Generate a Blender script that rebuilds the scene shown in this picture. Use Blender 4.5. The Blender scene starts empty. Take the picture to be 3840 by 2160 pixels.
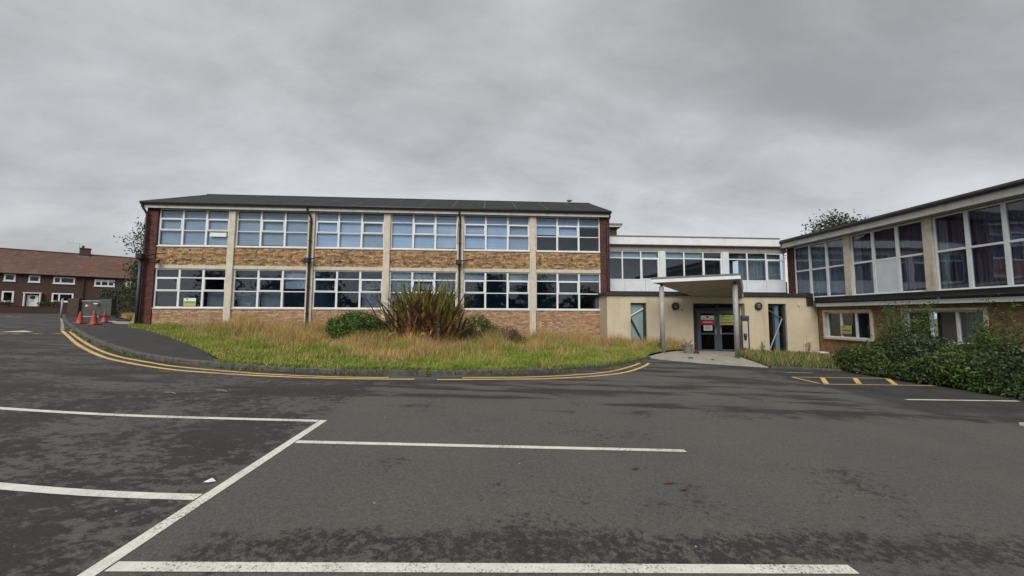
import bpy, bmesh, math, random
import numpy as np
from mathutils import Vector, Matrix

# ------------------------------------------------------------------ camera, sky, sun, exposure
SC = bpy.context.scene
COL = SC.collection
EYE = 1.55
PITCH, YAW, ROLL = math.atan(102.3/1390), math.atan(87/1390), .0042
cam_d = bpy.data.cameras.new('camera')
cam_d.sensor_width = 36; cam_d.lens = 36*1390/3840
cam_d.clip_start = .05; cam_d.clip_end = 3000
cam = bpy.data.objects.new('camera', cam_d); COL.objects.link(cam)
_F = Vector((math.sin(YAW)*math.cos(PITCH), math.cos(YAW)*math.cos(PITCH), math.sin(PITCH)))
_R0 = Vector((math.cos(YAW), -math.sin(YAW), 0)); _U0 = _R0.cross(_F)
_R = _R0*math.cos(ROLL)+_U0*math.sin(ROLL); _U = _U0*math.cos(ROLL)-_R0*math.sin(ROLL)
cam.matrix_world = Matrix(((_R.x, _U.x, -_F.x, 0), (_R.y, _U.y, -_F.y, 0), (_R.z, _U.z, -_F.z, EYE), (0, 0, 0, 1)))
SC.camera = cam

SUN_EL, SUN_AZ = math.radians(42), math.radians(195)      # azimuth clockwise from +Y: behind the camera, a little left
sun_d = bpy.data.lights.new('sun', 'SUN'); sun_d.energy = 1.5; sun_d.angle = math.radians(40); sun_d.color = (1, .97, .93)
sun = bpy.data.objects.new('sun', sun_d); COL.objects.link(sun)
_S = Vector((math.sin(SUN_AZ)*math.cos(SUN_EL), math.cos(SUN_AZ)*math.cos(SUN_EL), math.sin(SUN_EL)))
sun.rotation_euler = (-_S).to_track_quat('-Z', 'Y').to_euler(); sun.location = (0, -20, 40)

world = bpy.data.worlds.new('World'); SC.world = world; world.use_nodes = True
def build_world():
    nt = world.node_tree; N = nt.nodes; L = nt.links
    for n in list(N): N.remove(n)
    out = N.new('ShaderNodeOutputWorld'); bg = N.new('ShaderNodeBackground'); bg.inputs['Strength'].default_value = .085
    L.new(bg.outputs[0], out.inputs[0])
    sky = N.new('ShaderNodeTexSky'); sky.sky_type = 'NISHITA'; sky.sun_disc = False
    sky.sun_elevation = SUN_EL; sky.sun_rotation = SUN_AZ
    tc = N.new('ShaderNodeTexCoord'); sep = N.new('ShaderNodeSeparateXYZ'); L.new(tc.outputs['Generated'], sep.inputs[0])
    def m(op, a, b=None, clamp=False):
        n = N.new('ShaderNodeMath'); n.operation = op; n.use_clamp = clamp
        for i, v in enumerate((a, b)):
            if v is None: continue
            if isinstance(v, (int, float)): n.inputs[i].default_value = v
            else: L.new(v, n.inputs[i])
        return n.outputs[0]
    z = m('ADD', m('MAXIMUM', sep.outputs[2], 0.0), .34)
    cb = N.new('ShaderNodeCombineXYZ'); L.new(m('DIVIDE', sep.outputs[0], z), cb.inputs[0]); L.new(m('DIVIDE', sep.outputs[1], z), cb.inputs[1])
    def noise(scale, detail, rough, rot, stretch, off, dist):
        mp = N.new('ShaderNodeMapping'); L.new(cb.outputs[0], mp.inputs[0])
        mp.inputs['Rotation'].default_value = (0, 0, rot); mp.inputs['Scale'].default_value = (stretch, 1, 1); mp.inputs['Location'].default_value = off
        t = N.new('ShaderNodeTexNoise'); L.new(mp.outputs[0], t.inputs['Vector'])
        t.inputs['Scale'].default_value = scale; t.inputs['Detail'].default_value = detail; t.inputs['Roughness'].default_value = rough; t.inputs['Distortion'].default_value = dist
        return t.outputs[0]
    a = noise(1.0, 4, .45, -.62, .62, (31.808, 37.698, 0), .2)
    b = noise(3.4, 8, .6, -.7, .62, (35.1, 38.8, 0), .25)
    c = m('ADD', m('MULTIPLY', a, .68), m('MULTIPLY', b, .32))
    mr = N.new('ShaderNodeMapRange'); mr.interpolation_type = 'SMOOTHSTEP'; L.new(c, mr.inputs[0])
    mr.inputs[1].default_value = .33; mr.inputs[2].default_value = .66; mr.inputs[3].default_value = .58; mr.inputs[4].default_value = 1.18
    br = m('MULTIPLY', mr.outputs[0], m('ADD', 1.0, m('MULTIPLY', m('POWER', m('SUBTRACT', 1.0, m('MAXIMUM', sep.outputs[2], 0.0)), 5.0), .16)))
    col = N.new('ShaderNodeVectorMath'); col.operation = 'SCALE'; col.inputs[0].default_value = (3.56, 3.63, 3.72); L.new(br, col.inputs['Scale'])
    mix = N.new('ShaderNodeMix'); mix.data_type = 'RGBA'; mix.inputs[0].default_value = .95
    L.new(sky.outputs[0], mix.inputs[6]); L.new(col.outputs[0], mix.inputs[7]); L.new(mix.outputs[2], bg.inputs[0])
build_world()
SC.view_settings.view_transform = 'Standard'; SC.view_settings.look = 'None'
SC.view_settings.exposure = .95; SC.view_settings.gamma = 1; SC.view_settings.use_curve_mapping = False
SC.cycles.max_bounces = 8; SC.cycles.transparent_max_bounces = 12; SC.cycles.use_denoising = True

# ------------------------------------------------------------------ ground height
def RZ(X, Y):
    X = max(-90.0, min(45.0, X)); k = 1.2
    t = (-15-X)/k
    sp = k*math.log1p(math.exp(t)) if t < 50 else -15-X
    return -.04*X-.022*sp+.008*max(-5.0, min(Y, 32.0))
def RZn(X, Y):
    X = np.clip(X, -90, 45); k = 1.2
    return -.04*X-.022*k*np.logaddexp(0, (-15-X)/k)+.008*np.clip(Y, -5, 32)

# ------------------------------------------------------------------ materials
def mat(name, c1, c2=None, scale=8., rough=.8, bump=0., bscale=None, island=0., metallic=0., detail=6., spec=.5, stretch=(1, 1, 1), lo=.35, hi=.65, spots=None, trans=0., dirt=None):
    m = bpy.data.materials.new(name); m.use_nodes = True
    nt = m.node_tree; N = nt.nodes; L = nt.links; p = N['Principled BSDF']
    p.inputs['Roughness'].default_value = rough; p.inputs['Metallic'].default_value = metallic; p.inputs['Specular IOR Level'].default_value = spec
    geo = N.new('ShaderNodeNewGeometry'); mp = N.new('ShaderNodeMapping'); mp.inputs['Scale'].default_value = stretch
    L.new(geo.outputs['Position'], mp.inputs[0])
    def noise(s, d=detail, r=.55):
        t = N.new('ShaderNodeTexNoise'); L.new(mp.outputs[0], t.inputs['Vector']); t.inputs['Scale'].default_value = s; t.inputs['Detail'].default_value = d; t.inputs['Roughness'].default_value = r
        return t.outputs[0]
    def rng(v, a, b, c=0., d=1.):
        r = N.new('ShaderNodeMapRange'); r.interpolation_type = 'SMOOTHSTEP'; L.new(v, r.inputs[0])
        for i, q in enumerate((a, b, c, d)): r.inputs[i+1].default_value = q
        return r.outputs[0]
    def mixc(f, A, B):
        x = N.new('ShaderNodeMix'); x.data_type = 'RGBA'
        if isinstance(f, float): x.inputs[0].default_value = f
        else: L.new(f, x.inputs[0])
        for i, q in ((6, A), (7, B)):
            if isinstance(q, tuple): x.inputs[i].default_value = q+(1,)
            else: L.new(q, x.inputs[i])
        return x.outputs[2]
    c = c1
    if c2 is not None: c = mixc(rng(noise(scale), lo, hi), c1, c2)
    if spots: c = mixc(rng(noise(spots[1]), spots[2], spots[3]), c, spots[0]) if not isinstance(c, tuple) else mixc(rng(noise(spots[1]), spots[2], spots[3]), c, spots[0])
    if dirt:   # streaky weathering that has its own shape
        mp2 = N.new('ShaderNodeMapping'); mp2.inputs['Scale'].default_value = dirt[1]; L.new(geo.outputs['Position'], mp2.inputs[0])
        t = N.new('ShaderNodeTexNoise'); L.new(mp2.outputs[0], t.inputs['Vector']); t.inputs['Scale'].default_value = 1.; t.inputs['Detail'].default_value = 5
        c = mixc(rng(t.outputs[0], dirt[2], dirt[3], 0., dirt[4]), c, dirt[0])
    if island:
        hs = N.new('ShaderNodeHueSaturation')
        r = N.new('ShaderNodeMapRange'); L.new(geo.outputs['Random Per Island'], r.inputs[0]); r.inputs[3].default_value = 1-island; r.inputs[4].default_value = 1+island
        L.new(r.outputs[0], hs.inputs['Value'])
        ml = N.new('ShaderNodeMath'); ml.operation = 'MULTIPLY'; ml.inputs[1].default_value = 7.31; L.new(geo.outputs['Random Per Island'], ml.inputs[0])
        fr = N.new('ShaderNodeMath'); fr.operation = 'FRACT'; L.new(ml.outputs[0], fr.inputs[0])
        r2 = N.new('ShaderNodeMapRange'); L.new(fr.outputs[0], r2.inputs[0]); r2.inputs[3].default_value = .5-.05*island; r2.inputs[4].default_value = .5+.05*island
        L.new(r2.outputs[0], hs.inputs['Hue'])
        if isinstance(c, tuple): hs.inputs['Color'].default_value = c+(1,)
        else: L.new(c, hs.inputs['Color'])
        c = hs.outputs[0]
    if isinstance(c, tuple): p.inputs['Base Color'].default_value = c+(1,)
    else: L.new(c, p.inputs['Base Color'])
    if bump:
        b = N.new('ShaderNodeBump'); b.inputs['Strength'].default_value = bump; b.inputs['Distance'].default_value = .02
        L.new(noise(bscale or scale*6), b.inputs['Height']); L.new(b.outputs[0], p.inputs['Normal'])
    if trans:
        tr = N.new('ShaderNodeBsdfTranslucent'); ms = N.new('ShaderNodeMixShader'); ms.inputs[0].default_value = trans
        if isinstance(c, tuple): tr.inputs[0].default_value = c+(1,)
        else: L.new(c, tr.inputs[0])
        L.new(p.outputs[0], ms.inputs[1]); L.new(tr.outputs[0], ms.inputs[2]); L.new(ms.outputs[0], N['Material Output'].inputs[0])
    return m

def glass_mat(name, tint, ior=1.6, rough=0.0):
    m = bpy.data.materials.new(name); m.use_nodes = True; N = m.node_tree.nodes; L = m.node_tree.links
    N.remove(N['Principled BSDF'])
    fr = N.new('ShaderNodeFresnel'); fr.inputs[0].default_value = ior
    gb = N.new('ShaderNodeNewGeometry'); ex = N.new('ShaderNodeMath'); ex.operation = 'MULTIPLY_ADD'; L.new(gb.outputs['Backfacing'], ex.inputs[0]); ex.inputs[1].default_value = -2; ex.inputs[2].default_value = 1
    pw = N.new('ShaderNodeMath'); pw.operation = 'POWER'; pw.inputs[0].default_value = ior; L.new(ex.outputs[0], pw.inputs[1]); L.new(pw.outputs[0], fr.inputs[0])   # both faces of the thin pane reflect alike
    tr = N.new('ShaderNodeBsdfTransparent'); tr.inputs[0].default_value = tint+(1,)
    gl = N.new('ShaderNodeBsdfGlossy'); gl.inputs['Roughness'].default_value = rough; gl.inputs[0].default_value = (.92, .96, 1, 1)
    bp = N.new('ShaderNodeBump'); bp.inputs['Strength'].default_value = .06; bp.inputs['Distance'].default_value = .02
    ns = N.new('ShaderNodeTexNoise'); ns.inputs['Scale'].default_value = 1.6; g = N.new('ShaderNodeNewGeometry'); L.new(g.outputs['Position'], ns.inputs['Vector'])
    L.new(ns.outputs[0], bp.inputs['Height']); L.new(bp.outputs[0], gl.inputs['Normal'])
    mx = N.new('ShaderNodeMixShader'); L.new(fr.outputs[0], mx.inputs[0]); L.new(tr.outputs[0], mx.inputs[1]); L.new(gl.outputs[0], mx.inputs[2])
    L.new(mx.outputs[0], N['Material Output'].inputs[0]); return m

def asphalt_mat():
    m = bpy.data.materials.new('asphalt'); m.use_nodes = True; nt = m.node_tree; N = nt.nodes; L = nt.links; p = N['Principled BSDF']
    geo = N.new('ShaderNodeNewGeometry'); sep = N.new('ShaderNodeSeparateXYZ'); L.new(geo.outputs['Position'], sep.inputs[0])
    def mth(op, a, b=None, clamp=False):
        n = N.new('ShaderNodeMath'); n.operation = op; n.use_clamp = clamp
        for i, v in enumerate((a, b)):
            if v is None: continue
            if isinstance(v, (int, float)): n.inputs[i].default_value = v
            else: L.new(v, n.inputs[i])
        return n.outputs[0]
    def noise(s, st=(1, 1, 1), d=6, r=.55, off=(0, 0, 0), dist=0., rot=0.):
        mp = N.new('ShaderNodeMapping'); mp.inputs['Scale'].default_value = st; mp.inputs['Location'].default_value = off; mp.inputs['Rotation'].default_value = (0, 0, rot); L.new(geo.outputs['Position'], mp.inputs[0])
        t = N.new('ShaderNodeTexNoise'); L.new(mp.outputs[0], t.inputs['Vector']); t.inputs['Scale'].default_value = s; t.inputs['Detail'].default_value = d; t.inputs['Roughness'].default_value = r; t.inputs['Distortion'].default_value = dist
        return t.outputs[0]
    def rng(v, a, b, c=0., d=1.):
        r = N.new('ShaderNodeMapRange'); r.interpolation_type = 'SMOOTHSTEP'; L.new(v, r.inputs[0])
        for i, q in enumerate((a, b, c, d)): r.inputs[i+1].default_value = q
        return r.outputs[0]
    def mixc(f, A, B):
        x = N.new('ShaderNodeMix'); x.data_type = 'RGBA'; L.new(f, x.inputs[0])
        for i, q in ((6, A), (7, B)):
            if isinstance(q, tuple): x.inputs[i].default_value = q+(1,)
            else: L.new(q, x.inputs[i])
        return x.outputs[2]
    X, Y = sep.outputs[0], sep.outputs[1]
    wob = mth('MULTIPLY', mth('SUBTRACT', noise(.9, d=7, r=.62), .5), 2.4)
    wobf = mth('MULTIPLY', mth('SUBTRACT', noise(5.5, d=8, r=.72, off=(4, 2, 0)), .5), .62)
    Yw = mth('ADD', Y, mth('ADD', wob, wobf)); Xw = mth('ADD', X, mth('ADD', wob, wobf))
    # older, mossy surface: the left hand bays, a lane across the car park and a strip beyond the nearest bay line
    left = rng(X, -2.05, -2.4)
    mott = rng(mth('ADD', noise(13, (1, 1.3, 1), d=9, r=.74), mth('MULTIPLY', noise(.9, off=(9, 1, 0)), .8)), .97, 1.10)
    leftm = mth('MULTIPLY', left, rng(mth('ADD', noise(6, (1, 1.6, 1), d=9, r=.75, rot=.5), mth('MULTIPLY', noise(.8, off=(5, 5, 0)), .6)), .73, .87, 1., .08))
    lane = mth('MULTIPLY', rng(Yw, 5.9, 6.5), rng(noise(1.1, (.28, 1.5, 1), d=7, r=.62, off=(2, 8, 0)), .43, .55, 1., .08))
    Yf = mth('ADD', Y, mth('ADD', mth('MULTIPLY', wob, .13), mth('MULTIPLY', wobf, .75)))
    strip = mth('MULTIPLY', mth('MULTIPLY', rng(Yf, 2.40, 2.43), rng(Yf, 2.86, 2.66)), mth('MULTIPLY', rng(Xw, -2.3, -1.6), rng(noise(14, d=8, r=.8), .42, .55, .15, 1.)))
    near = mth('MULTIPLY', rng(Yw, 3.0, 2.0), rng(Xw, 2.0, 3.0))
    near = mth('MULTIPLY', near, rng(noise(8, (1, 1.5, 1), d=9, r=.78), .44, .55))
    new = mth('MULTIPLY', rng(Xw, 8.2, 8.9), rng(Yw, 6.2, 7.0))
    dark = mth('MAXIMUM', mth('MAXIMUM', leftm, mth('MULTIPLY', lane, .9)), mth('MAXIMUM', strip, mth('MAXIMUM', mth('MULTIPLY', near, .85), mth('MULTIPLY', new, .72))))
    dark = mth('MAXIMUM', dark, mth('MULTIPLY', mott, .7))
    dark = rng(mth('ADD', mth('MULTIPLY', dark, .95), mth('ADD', mth('MULTIPLY', mth('SUBTRACT', noise(30, (1, 1.25, 1), d=9, r=.8, off=(6, 1, 0)), .5), 1.35), mth('MULTIPLY', mth('SUBTRACT', noise(2.2, d=4, off=(0, 7, 0)), .5), .6))), .14, .86)
    tone = mixc(rng(noise(.7, d=5), .38, .62), (.095, .087, .077), (.084, .081, .073))
    c = mixc(dark, tone, mixc(rng(noise(1.3, off=(3, 0, 0)), .4, .6), (.028, .0275, .0258), (.036, .0325, .030)))
    g = mth('MULTIPLY', rng(noise(95, d=5, r=.7), .30, .70, .66, 1.36), rng(noise(28, d=6, r=.75, off=(3, 3, 0)), .3, .7, .80, 1.2))
    mul = N.new('ShaderNodeVectorMath'); mul.operation = 'SCALE'; L.new(c, mul.inputs[0]); L.new(g, mul.inputs['Scale']); c = mul.outputs[0]
    # scattered dark pits and pale chippings
    vo = N.new('ShaderNodeTexVoronoi'); vo.inputs['Scale'].default_value = 9; L.new(geo.outputs['Position'], vo.inputs['Vector'])
    sp = N.new('ShaderNodeSeparateColor'); L.new(vo.outputs['Color'], sp.inputs[0])
    chip = mth('MULTIPLY', rng(vo.outputs['Distance'], .09, .05), rng(sp.outputs[0], .972, .978))
    c = mixc(chip, c, (.40, .39, .36))
    pit = mth('MULTIPLY', rng(noise(26, d=4, r=.6), .66, .72), rng(noise(1.5, off=(1, 9, 0)), .48, .6))
    c = mixc(mth('MULTIPLY', pit, .8), c, (.02, .02, .019))
    L.new(c, p.inputs['Base Color']); p.inputs['Roughness'].default_value = .82; p.inputs['Specular IOR Level'].default_value = .35
    b = N.new('ShaderNodeBump'); b.inputs['Strength'].default_value = .55; b.inputs['Distance'].default_value = .012
    L.new(noise(70, d=6, r=.75), b.inputs['Height']); L.new(b.outputs[0], p.inputs['Normal'])
    return m

def paint_mat(name, c, worn, wear=.60):
    m = bpy.data.materials.new(name); m.use_nodes = True; N = m.node_tree.nodes; L = m.node_tree.links; p = N['Principled BSDF']
    g = N.new('ShaderNodeNewGeometry')
    def noise(s, d, r):
        t = N.new('ShaderNodeTexNoise'); L.new(g.outputs['Position'], t.inputs['Vector']); t.inputs['Scale'].default_value = s; t.inputs['Detail'].default_value = d; t.inputs['Roughness'].default_value = r; return t.outputs[0]
    ad = N.new('ShaderNodeMath'); ad.operation = 'MULTIPLY_ADD'; L.new(noise(1.7, 4, .6), ad.inputs[0]); ad.inputs[1].default_value = .45; L.new(noise(55, 6, .75), ad.inputs[2])
    r = N.new('ShaderNodeMapRange'); r.interpolation_type = 'SMOOTHSTEP'; L.new(ad.outputs[0], r.inputs[0]); r.inputs[1].default_value = wear+.19; r.inputs[2].default_value = wear+.31
    r3 = N.new('ShaderNodeMapRange'); L.new(noise(9, 5, .6), r3.inputs[0]); r3.inputs[1].default_value = .3; r3.inputs[2].default_value = .7
    x0 = N.new('ShaderNodeMix'); x0.data_type = 'RGBA'; L.new(r3.outputs[0], x0.inputs[0]); x0.inputs[6].default_value = c+(1,); x0.inputs[7].default_value = tuple(v*.8 for v in c)+(1,)
    x = N.new('ShaderNodeMix'); x.data_type = 'RGBA'; L.new(r.outputs[0], x.inputs[0]); L.new(x0.outputs[2], x.inputs[6]); x.inputs[7].default_value = worn+(1,)
    L.new(x.outputs[2], p.inputs['Base Color']); p.inputs['Roughness'].default_value = .7
    return m

M = {
 'asphalt': asphalt_mat(),
 'pavement': mat('pavement_asphalt', (.026, .024, .023), (.042, .037, .034), 2.2, .9, .5, 60, spots=((.028, .027, .025), 9, .52, .66)),
 'white_paint': paint_mat('white_road_paint', (.70, .69, .61), (.10, .095, .085), .565),
 'yellow_paint': paint_mat('yellow_road_paint', (.70, .46, .14), (.15, .12, .085), .565),
 'old_paint': paint_mat('worn_cream_road_paint', (.42, .36, .25), (.09, .085, .075), .50),
 'faded_yellow': paint_mat('faded_yellow_paint', (.52, .38, .20), (.11, .10, .08), .56),
 'kerb': mat('kerb_concrete', (.105, .10, .09), (.055, .053, .045), 6, .9, .5, 50, spots=((.055, .06, .04), 3, .55, .7), island=.15),
 'slab': mat('pale_concrete', (.36, .32, .27), (.27, .245, .205), 3, .9, .4, 40, spots=((.15, .14, .11), 7, .60, .7)),
 'soil': mat('soil', (.085, .068, .045), (.05, .05, .025), 4, 1, .6, 25),
 'turf': mat('turf_base', (.11, .12, .035), (.20, .15, .065), 1.2, 1, .5, 30),
 'buff_brick': mat('buff_brick', (.44, .285, .140), (.27, .165, .082), 7, .9, .5, 60, island=.5, spots=((.08, .058, .045), 4.5, .56, .66)),
 'buff_brick_low': mat('buff_brick_low', (.46, .295, .175), (.34, .205, .118), 7, .9, .5, 60, island=.28, spots=((.10, .075, .06), 5.5, .62, .72)),
 'mortar': mat('mortar', (.16, .12, .075), (.10, .078, .05), 9, .95, .4),
 'red_brick': mat('red_brick', (.135, .045, .032), (.085, .032, .026), 8, .9, .5, 60, island=.3),
 'red_mortar': mat('red_brick_mortar', (.07, .035, .03), (.05, .03, .026), 9, .95),
 'brown_brick': mat('brown_brick', (.078, .046, .036), (.055, .034, .028), 5, .95, .3, 40, stretch=(1, 1, 3)),
 'tan_wall': mat('tan_wall_brick', (.30, .185, .095), (.22, .135, .072), 6, .95, .4, 50, island=.22),
 'concrete': mat('cream_concrete', (.60, .54, .43), (.51, .46, .36), 5, .85, .25, 60, dirt=((.24, .20, .15), (7, 7, .5), .55, .75, .6)),
 'render': mat('cream_render', (.57, .49, .345), (.52, .445, .31), 1.3, .9, .2, 120, dirt=((.33, .27, .18), (2.6, 2.6, .28), .52, .74, .42), spots=((.49, .42, .30), .9, .5, .66)),
 'upvc': mat('white_window_plastic', (.74, .76, .77), (.68, .70, .70), 3, .45, dirt=((.50, .50, .48), (5, 5, .7), .6, .8, .5)),
 'panel': mat('white_cladding_panel', (.66, .69, .71), (.60, .63, .65), 2, .5, dirt=((.46, .47, .46), (4, 4, .4), .56, .8, .5)),
 'fascia': mat('off_white_fascia', (.60, .59, .54), (.52, .50, .45), 3, .6, dirt=((.30, .29, .25), (3, 3, 2), .54, .74, .6)),
 'soffit': mat('beige_soffit', (.38, .34, .275), (.32, .285, .23), 3, .8),
 'black': mat('black_gutter_paint', (.014, .014, .015), (.022, .022, .023), 5, .5),
 'roof': mat('dark_roof_felt', (.013, .0135, .015), (.020, .0205, .022), 3, .95, .3, 50, stretch=(1, 3, 1)),
 'lead': mat('grey_flashing', (.12, .12, .125), (.17, .17, .17), 5, .6),
 'steel': mat('grey_painted_steel', (.34, .335, .325), (.29, .285, .275), 4, .5, dirt=((.20, .19, .18), (9, 9, .6), .56, .74, .7)),
 'door': mat('slate_blue_door_frame', (.066, .082, .104), (.052, .066, .086), 4, .5),
 'dark_frame': mat('dark_grey_frame', (.022, .026, .032), (.03, .034, .04), 4, .5),
 'blue': mat('navy_blue_post', (.035, .042, .09), (.045, .05, .11), 4, .5),
 'glass': glass_mat('window_glass', (.86, .91, .96)),
 'glass_low': glass_mat('lifted_low_glass', (.88, .93, .98)),  # ground-floor copy of the glass, tint raised to brighten its dark panes
 'glass_dark': glass_mat('tinted_glass', (.45, .52, .56), 1.5),
 'frost': mat('frosted_pale_glass', (.26, .34, .34), (.22, .30, .31), 2.2, .25, stretch=(3, 3, .6)),
 'inner': mat('interior_plaster', (.30, .33, .36), (.25, .28, .31), 1.5, .9),
 'inner_low': mat('blue_lifted_plaster', (.26, .34, .46), (.21, .28, .39), 1.5, .9),  # bluish light put into the plaster colour to lift the ground-floor panes
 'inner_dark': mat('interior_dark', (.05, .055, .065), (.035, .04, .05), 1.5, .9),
 'blind': mat('pale_blue_blind', (.52, .62, .73), (.46, .55, .66), .8, .6, island=.06),
 'blind_pale': mat('pale_grey_blind', (.60, .67, .72), (.52, .59, .64), .8, .6, island=.06),
 'blind_added': mat('added_slate_blind', (.24, .28, .32), (.19, .23, .27), .8, .6, island=.06),
 'blind_grey': mat('grey_blind', (.40, .46, .50), (.34, .40, .44), .8, .6, island=.05),
 'board': mat('grey_board', (.15, .165, .175), (.115, .13, .14), 1.5, .8),
 'curtain': mat('plum_curtain', (.13, .09, .115), (.075, .06, .08), 5, .95, stretch=(1, 9, .2)),
 'curtain_grey': mat('grey_net_curtain', (.23, .24, .25), (.14, .15, .165), 5, .95, stretch=(1, 9, .2)),
 'paper': mat('white_paper', (.75, .75, .73), (.68, .68, .66), 8, .7),
 'notice_red': mat('red_print', (.50, .03, .05), (.42, .03, .05), 8, .5),
 'notice_green': mat('lime_print', (.36, .42, .13), (.31, .37, .11), 8, .5),
 'notice_yellow': mat('yellow_print', (.50, .45, .13), (.45, .40, .11), 8, .5),
 'notice_tan': mat('tan_print', (.42, .28, .12), (.36, .24, .1), 8, .5),
 'notice_purple': mat('purple_print', (.10, .04, .14), (.09, .04, .12), 8, .5),
 'ink': mat('dark_print', (.03, .035, .03), None, rough=.6),
 'tile': mat('red_brown_roof_tile', (.128, .068, .050), (.100, .052, .040), .35, .9, .3, 30, dirt=((.16, .10, .075), (1.6, 1.6, .12), .5, .7, .6), island=.10),
 'house_white': mat('house_white_plastic', (.72, .73, .72), None, rough=.5),
 'metal_green': mat('grey_green_metal', (.065, .08, .07), (.05, .062, .055), 3, .6),
 'grey_post': mat('galvanised_post', (.33, .34, .34), (.26, .27, .27), 6, .5),
 'cone': mat('orange_red_cone', (.40, .045, .03), (.32, .045, .03), 6, .55, dirt=((.22, .05, .035), (9, 9, 4), .5, .75, .7)),
 'dark_pipe': mat('dark_grey_pipe', (.06, .055, .06), (.045, .042, .046), 6, .5),
 'rubber': mat('black_rubber', (.02, .02, .02), (.03, .03, .03), 6, .8),
 'stone': mat('rubble_stone', (.30, .27, .23), (.17, .15, .13), 6, .95, .5),
 'pot': mat('grey_plastic_pot', (.19, .185, .18), (.14, .135, .13), 6, .6),
 'bark': mat('bark', (.06, .048, .036), (.035, .028, .022), 9, .95, .6),
 'leaf': mat('shrub_leaf', (.065, .115, .026), (.098, .150, .036), 3, .75, spec=.25, island=.45, trans=.2),
 'leaf_dark': mat('dark_hedge_leaf', (.032, .056, .021), (.050, .078, .027), 3, .6, island=.45, trans=.15),
 'leaf_bram': mat('bramble_leaf', (.055, .088, .026), (.088, .120, .036), 1.1, .75, spec=.25, island=.5, trans=.18),
 'leaf_tree': mat('tree_leaf', (.040, .056, .024), (.062, .076, .030), 2, .6, island=.4, trans=.2),
 'leaf_brown': mat('dead_shrub_twig', (.085, .052, .036), (.050, .034, .026), 4, .9, island=.45),
 'flax': mat('flax_blade', (.23, .21, .055), (.13, .125, .04), 2.5, .45, island=.5, trans=.1),
 'flax_dead': mat('dead_flax_blade', (.42, .23, .12), (.25, .12, .07), 3, .7, island=.5),
 'flax_dark': mat('bronze_flax_blade', (.15, .08, .05), (.085, .065, .04), 3, .5, island=.5),
 'grass': mat('green_grass', (.20, .275, .036), (.28, .32, .058), .9, .7, island=.42, trans=.25),
 'straw': mat('dry_grass', (.52, .355, .145), (.40, .295, .11), .8, .8, island=.42, trans=.25),
 'weed': mat('weed_leaf', (.105, .150, .034), (.165, .185, .05), 2, .7, island=.45, trans=.2),
}

# ------------------------------------------------------------------ mesh helpers
class MB:
    def __init__(s, T=None): s.v = []; s.f = []; s.T = T
    def add(s, vs, fs):
        o = len(s.v); s.v += [tuple(p) for p in vs]; s.f += [tuple(i+o for i in q) for q in fs]; return s
    def box(s, x0, x1, y0, y1, z0, z1):
        return s.add([(x0, y0, z0), (x1, y0, z0), (x1, y1, z0), (x0, y1, z0), (x0, y0, z1), (x1, y0, z1), (x1, y1, z1), (x0, y1, z1)],
                     [(0, 3, 2, 1), (4, 5, 6, 7), (0, 1, 5, 4), (1, 2, 6, 5), (2, 3, 7, 6), (3, 0, 4, 7)])
    def cbox(s, x0, x1, y0, y1, z0, z1, c=.006):      # box with chamfered front edges (front = low y)
        c = min(c, (x1-x0)*.4, (z1-z0)*.4, (y1-y0)*.5)
        return s.add([(x0, y1, z0), (x1, y1, z0), (x1, y1, z1), (x0, y1, z1), (x0, y0+c, z0), (x1, y0+c, z0), (x1, y0+c, z1), (x0, y0+c, z1),
                      (x0+c, y0, z0+c), (x1-c, y0, z0+c), (x1-c, y0, z1-c), (x0+c, y0, z1-c)],
                     [(1, 0, 3, 2), (0, 1, 5, 4), (1, 2, 6, 5), (2, 3, 7, 6), (3, 0, 4, 7), (4, 5, 9, 8), (5, 6, 10, 9), (6, 7, 11, 10), (7, 4, 8, 11), (8, 9, 10, 11)])
    def prism(s, pts, z0, z1):
        n = len(pts)
        zs0 = z0 if isinstance(z0, (list, tuple)) else [z0]*n
        zs1 = z1 if isinstance(z1, (list, tuple)) else [z1]*n
        return s.add([(p[0], p[1], zs0[i]) for i, p in enumerate(pts)]+[(p[0], p[1], zs1[i]) for i, p in enumerate(pts)],
                     [tuple(range(n-1, -1, -1)), tuple(range(n, 2*n))]+[(i, (i+1) % n, n+(i+1) % n, n+i) for i in range(n)])
    def tube(s, path, r, n=8, cap=True):
        path = [Vector(p) for p in path]; rs = r if isinstance(r, (list, tuple)) else [r]*len(path)
        base = len(s.v); up = Vector((0, 0, 1))
        for i, p in enumerate(path):
            d = (path[min(i+1, len(path)-1)]-path[max(i-1, 0)]).normalized()
            a = d.cross(up) if abs(d.z) < .95 else d.cross(Vector((1, 0, 0)))
            a.normalize(); b = d.cross(a)
            for k in range(n):
                t = 2*math.pi*k/n; s.v.append(tuple(p+(a*math.cos(t)+b*math.sin(t))*rs[i]))
        for i in range(len(path)-1):
            for k in range(n):
                s.f.append((base+i*n+k, base+i*n+(k+1) % n, base+(i+1)*n+(k+1) % n, base+(i+1)*n+k))
        if cap:
            s.f.append(tuple(base+k for k in range(n-1, -1, -1))); s.f.append(tuple(base+(len(path)-1)*n+k for k in range(n)))
        return s
    def lathe(s, prof, c, n=20, axis='z'):
        base = len(s.v)
        for r, h in prof:
            for k in range(n):
                t = 2*math.pi*k/n
                if axis == 'z': s.v.append((c[0]+r*math.cos(t), c[1]+r*math.sin(t), c[2]+h))
                else: s.v.append((c[0]+r*math.cos(t), c[1]-h, c[2]+r*math.sin(t)))
        for i in range(len(prof)-1):
            for k in range(n): s.f.append((base+i*n+k, base+i*n+(k+1) % n, base+(i+1)*n+(k+1) % n, base+(i+1)*n+k))
        s.f.append(tuple(base+k for k in range(n-1, -1, -1))); s.f.append(tuple(base+(len(prof)-1)*n+k for k in range(n)))
        return s
WL = {}
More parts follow.
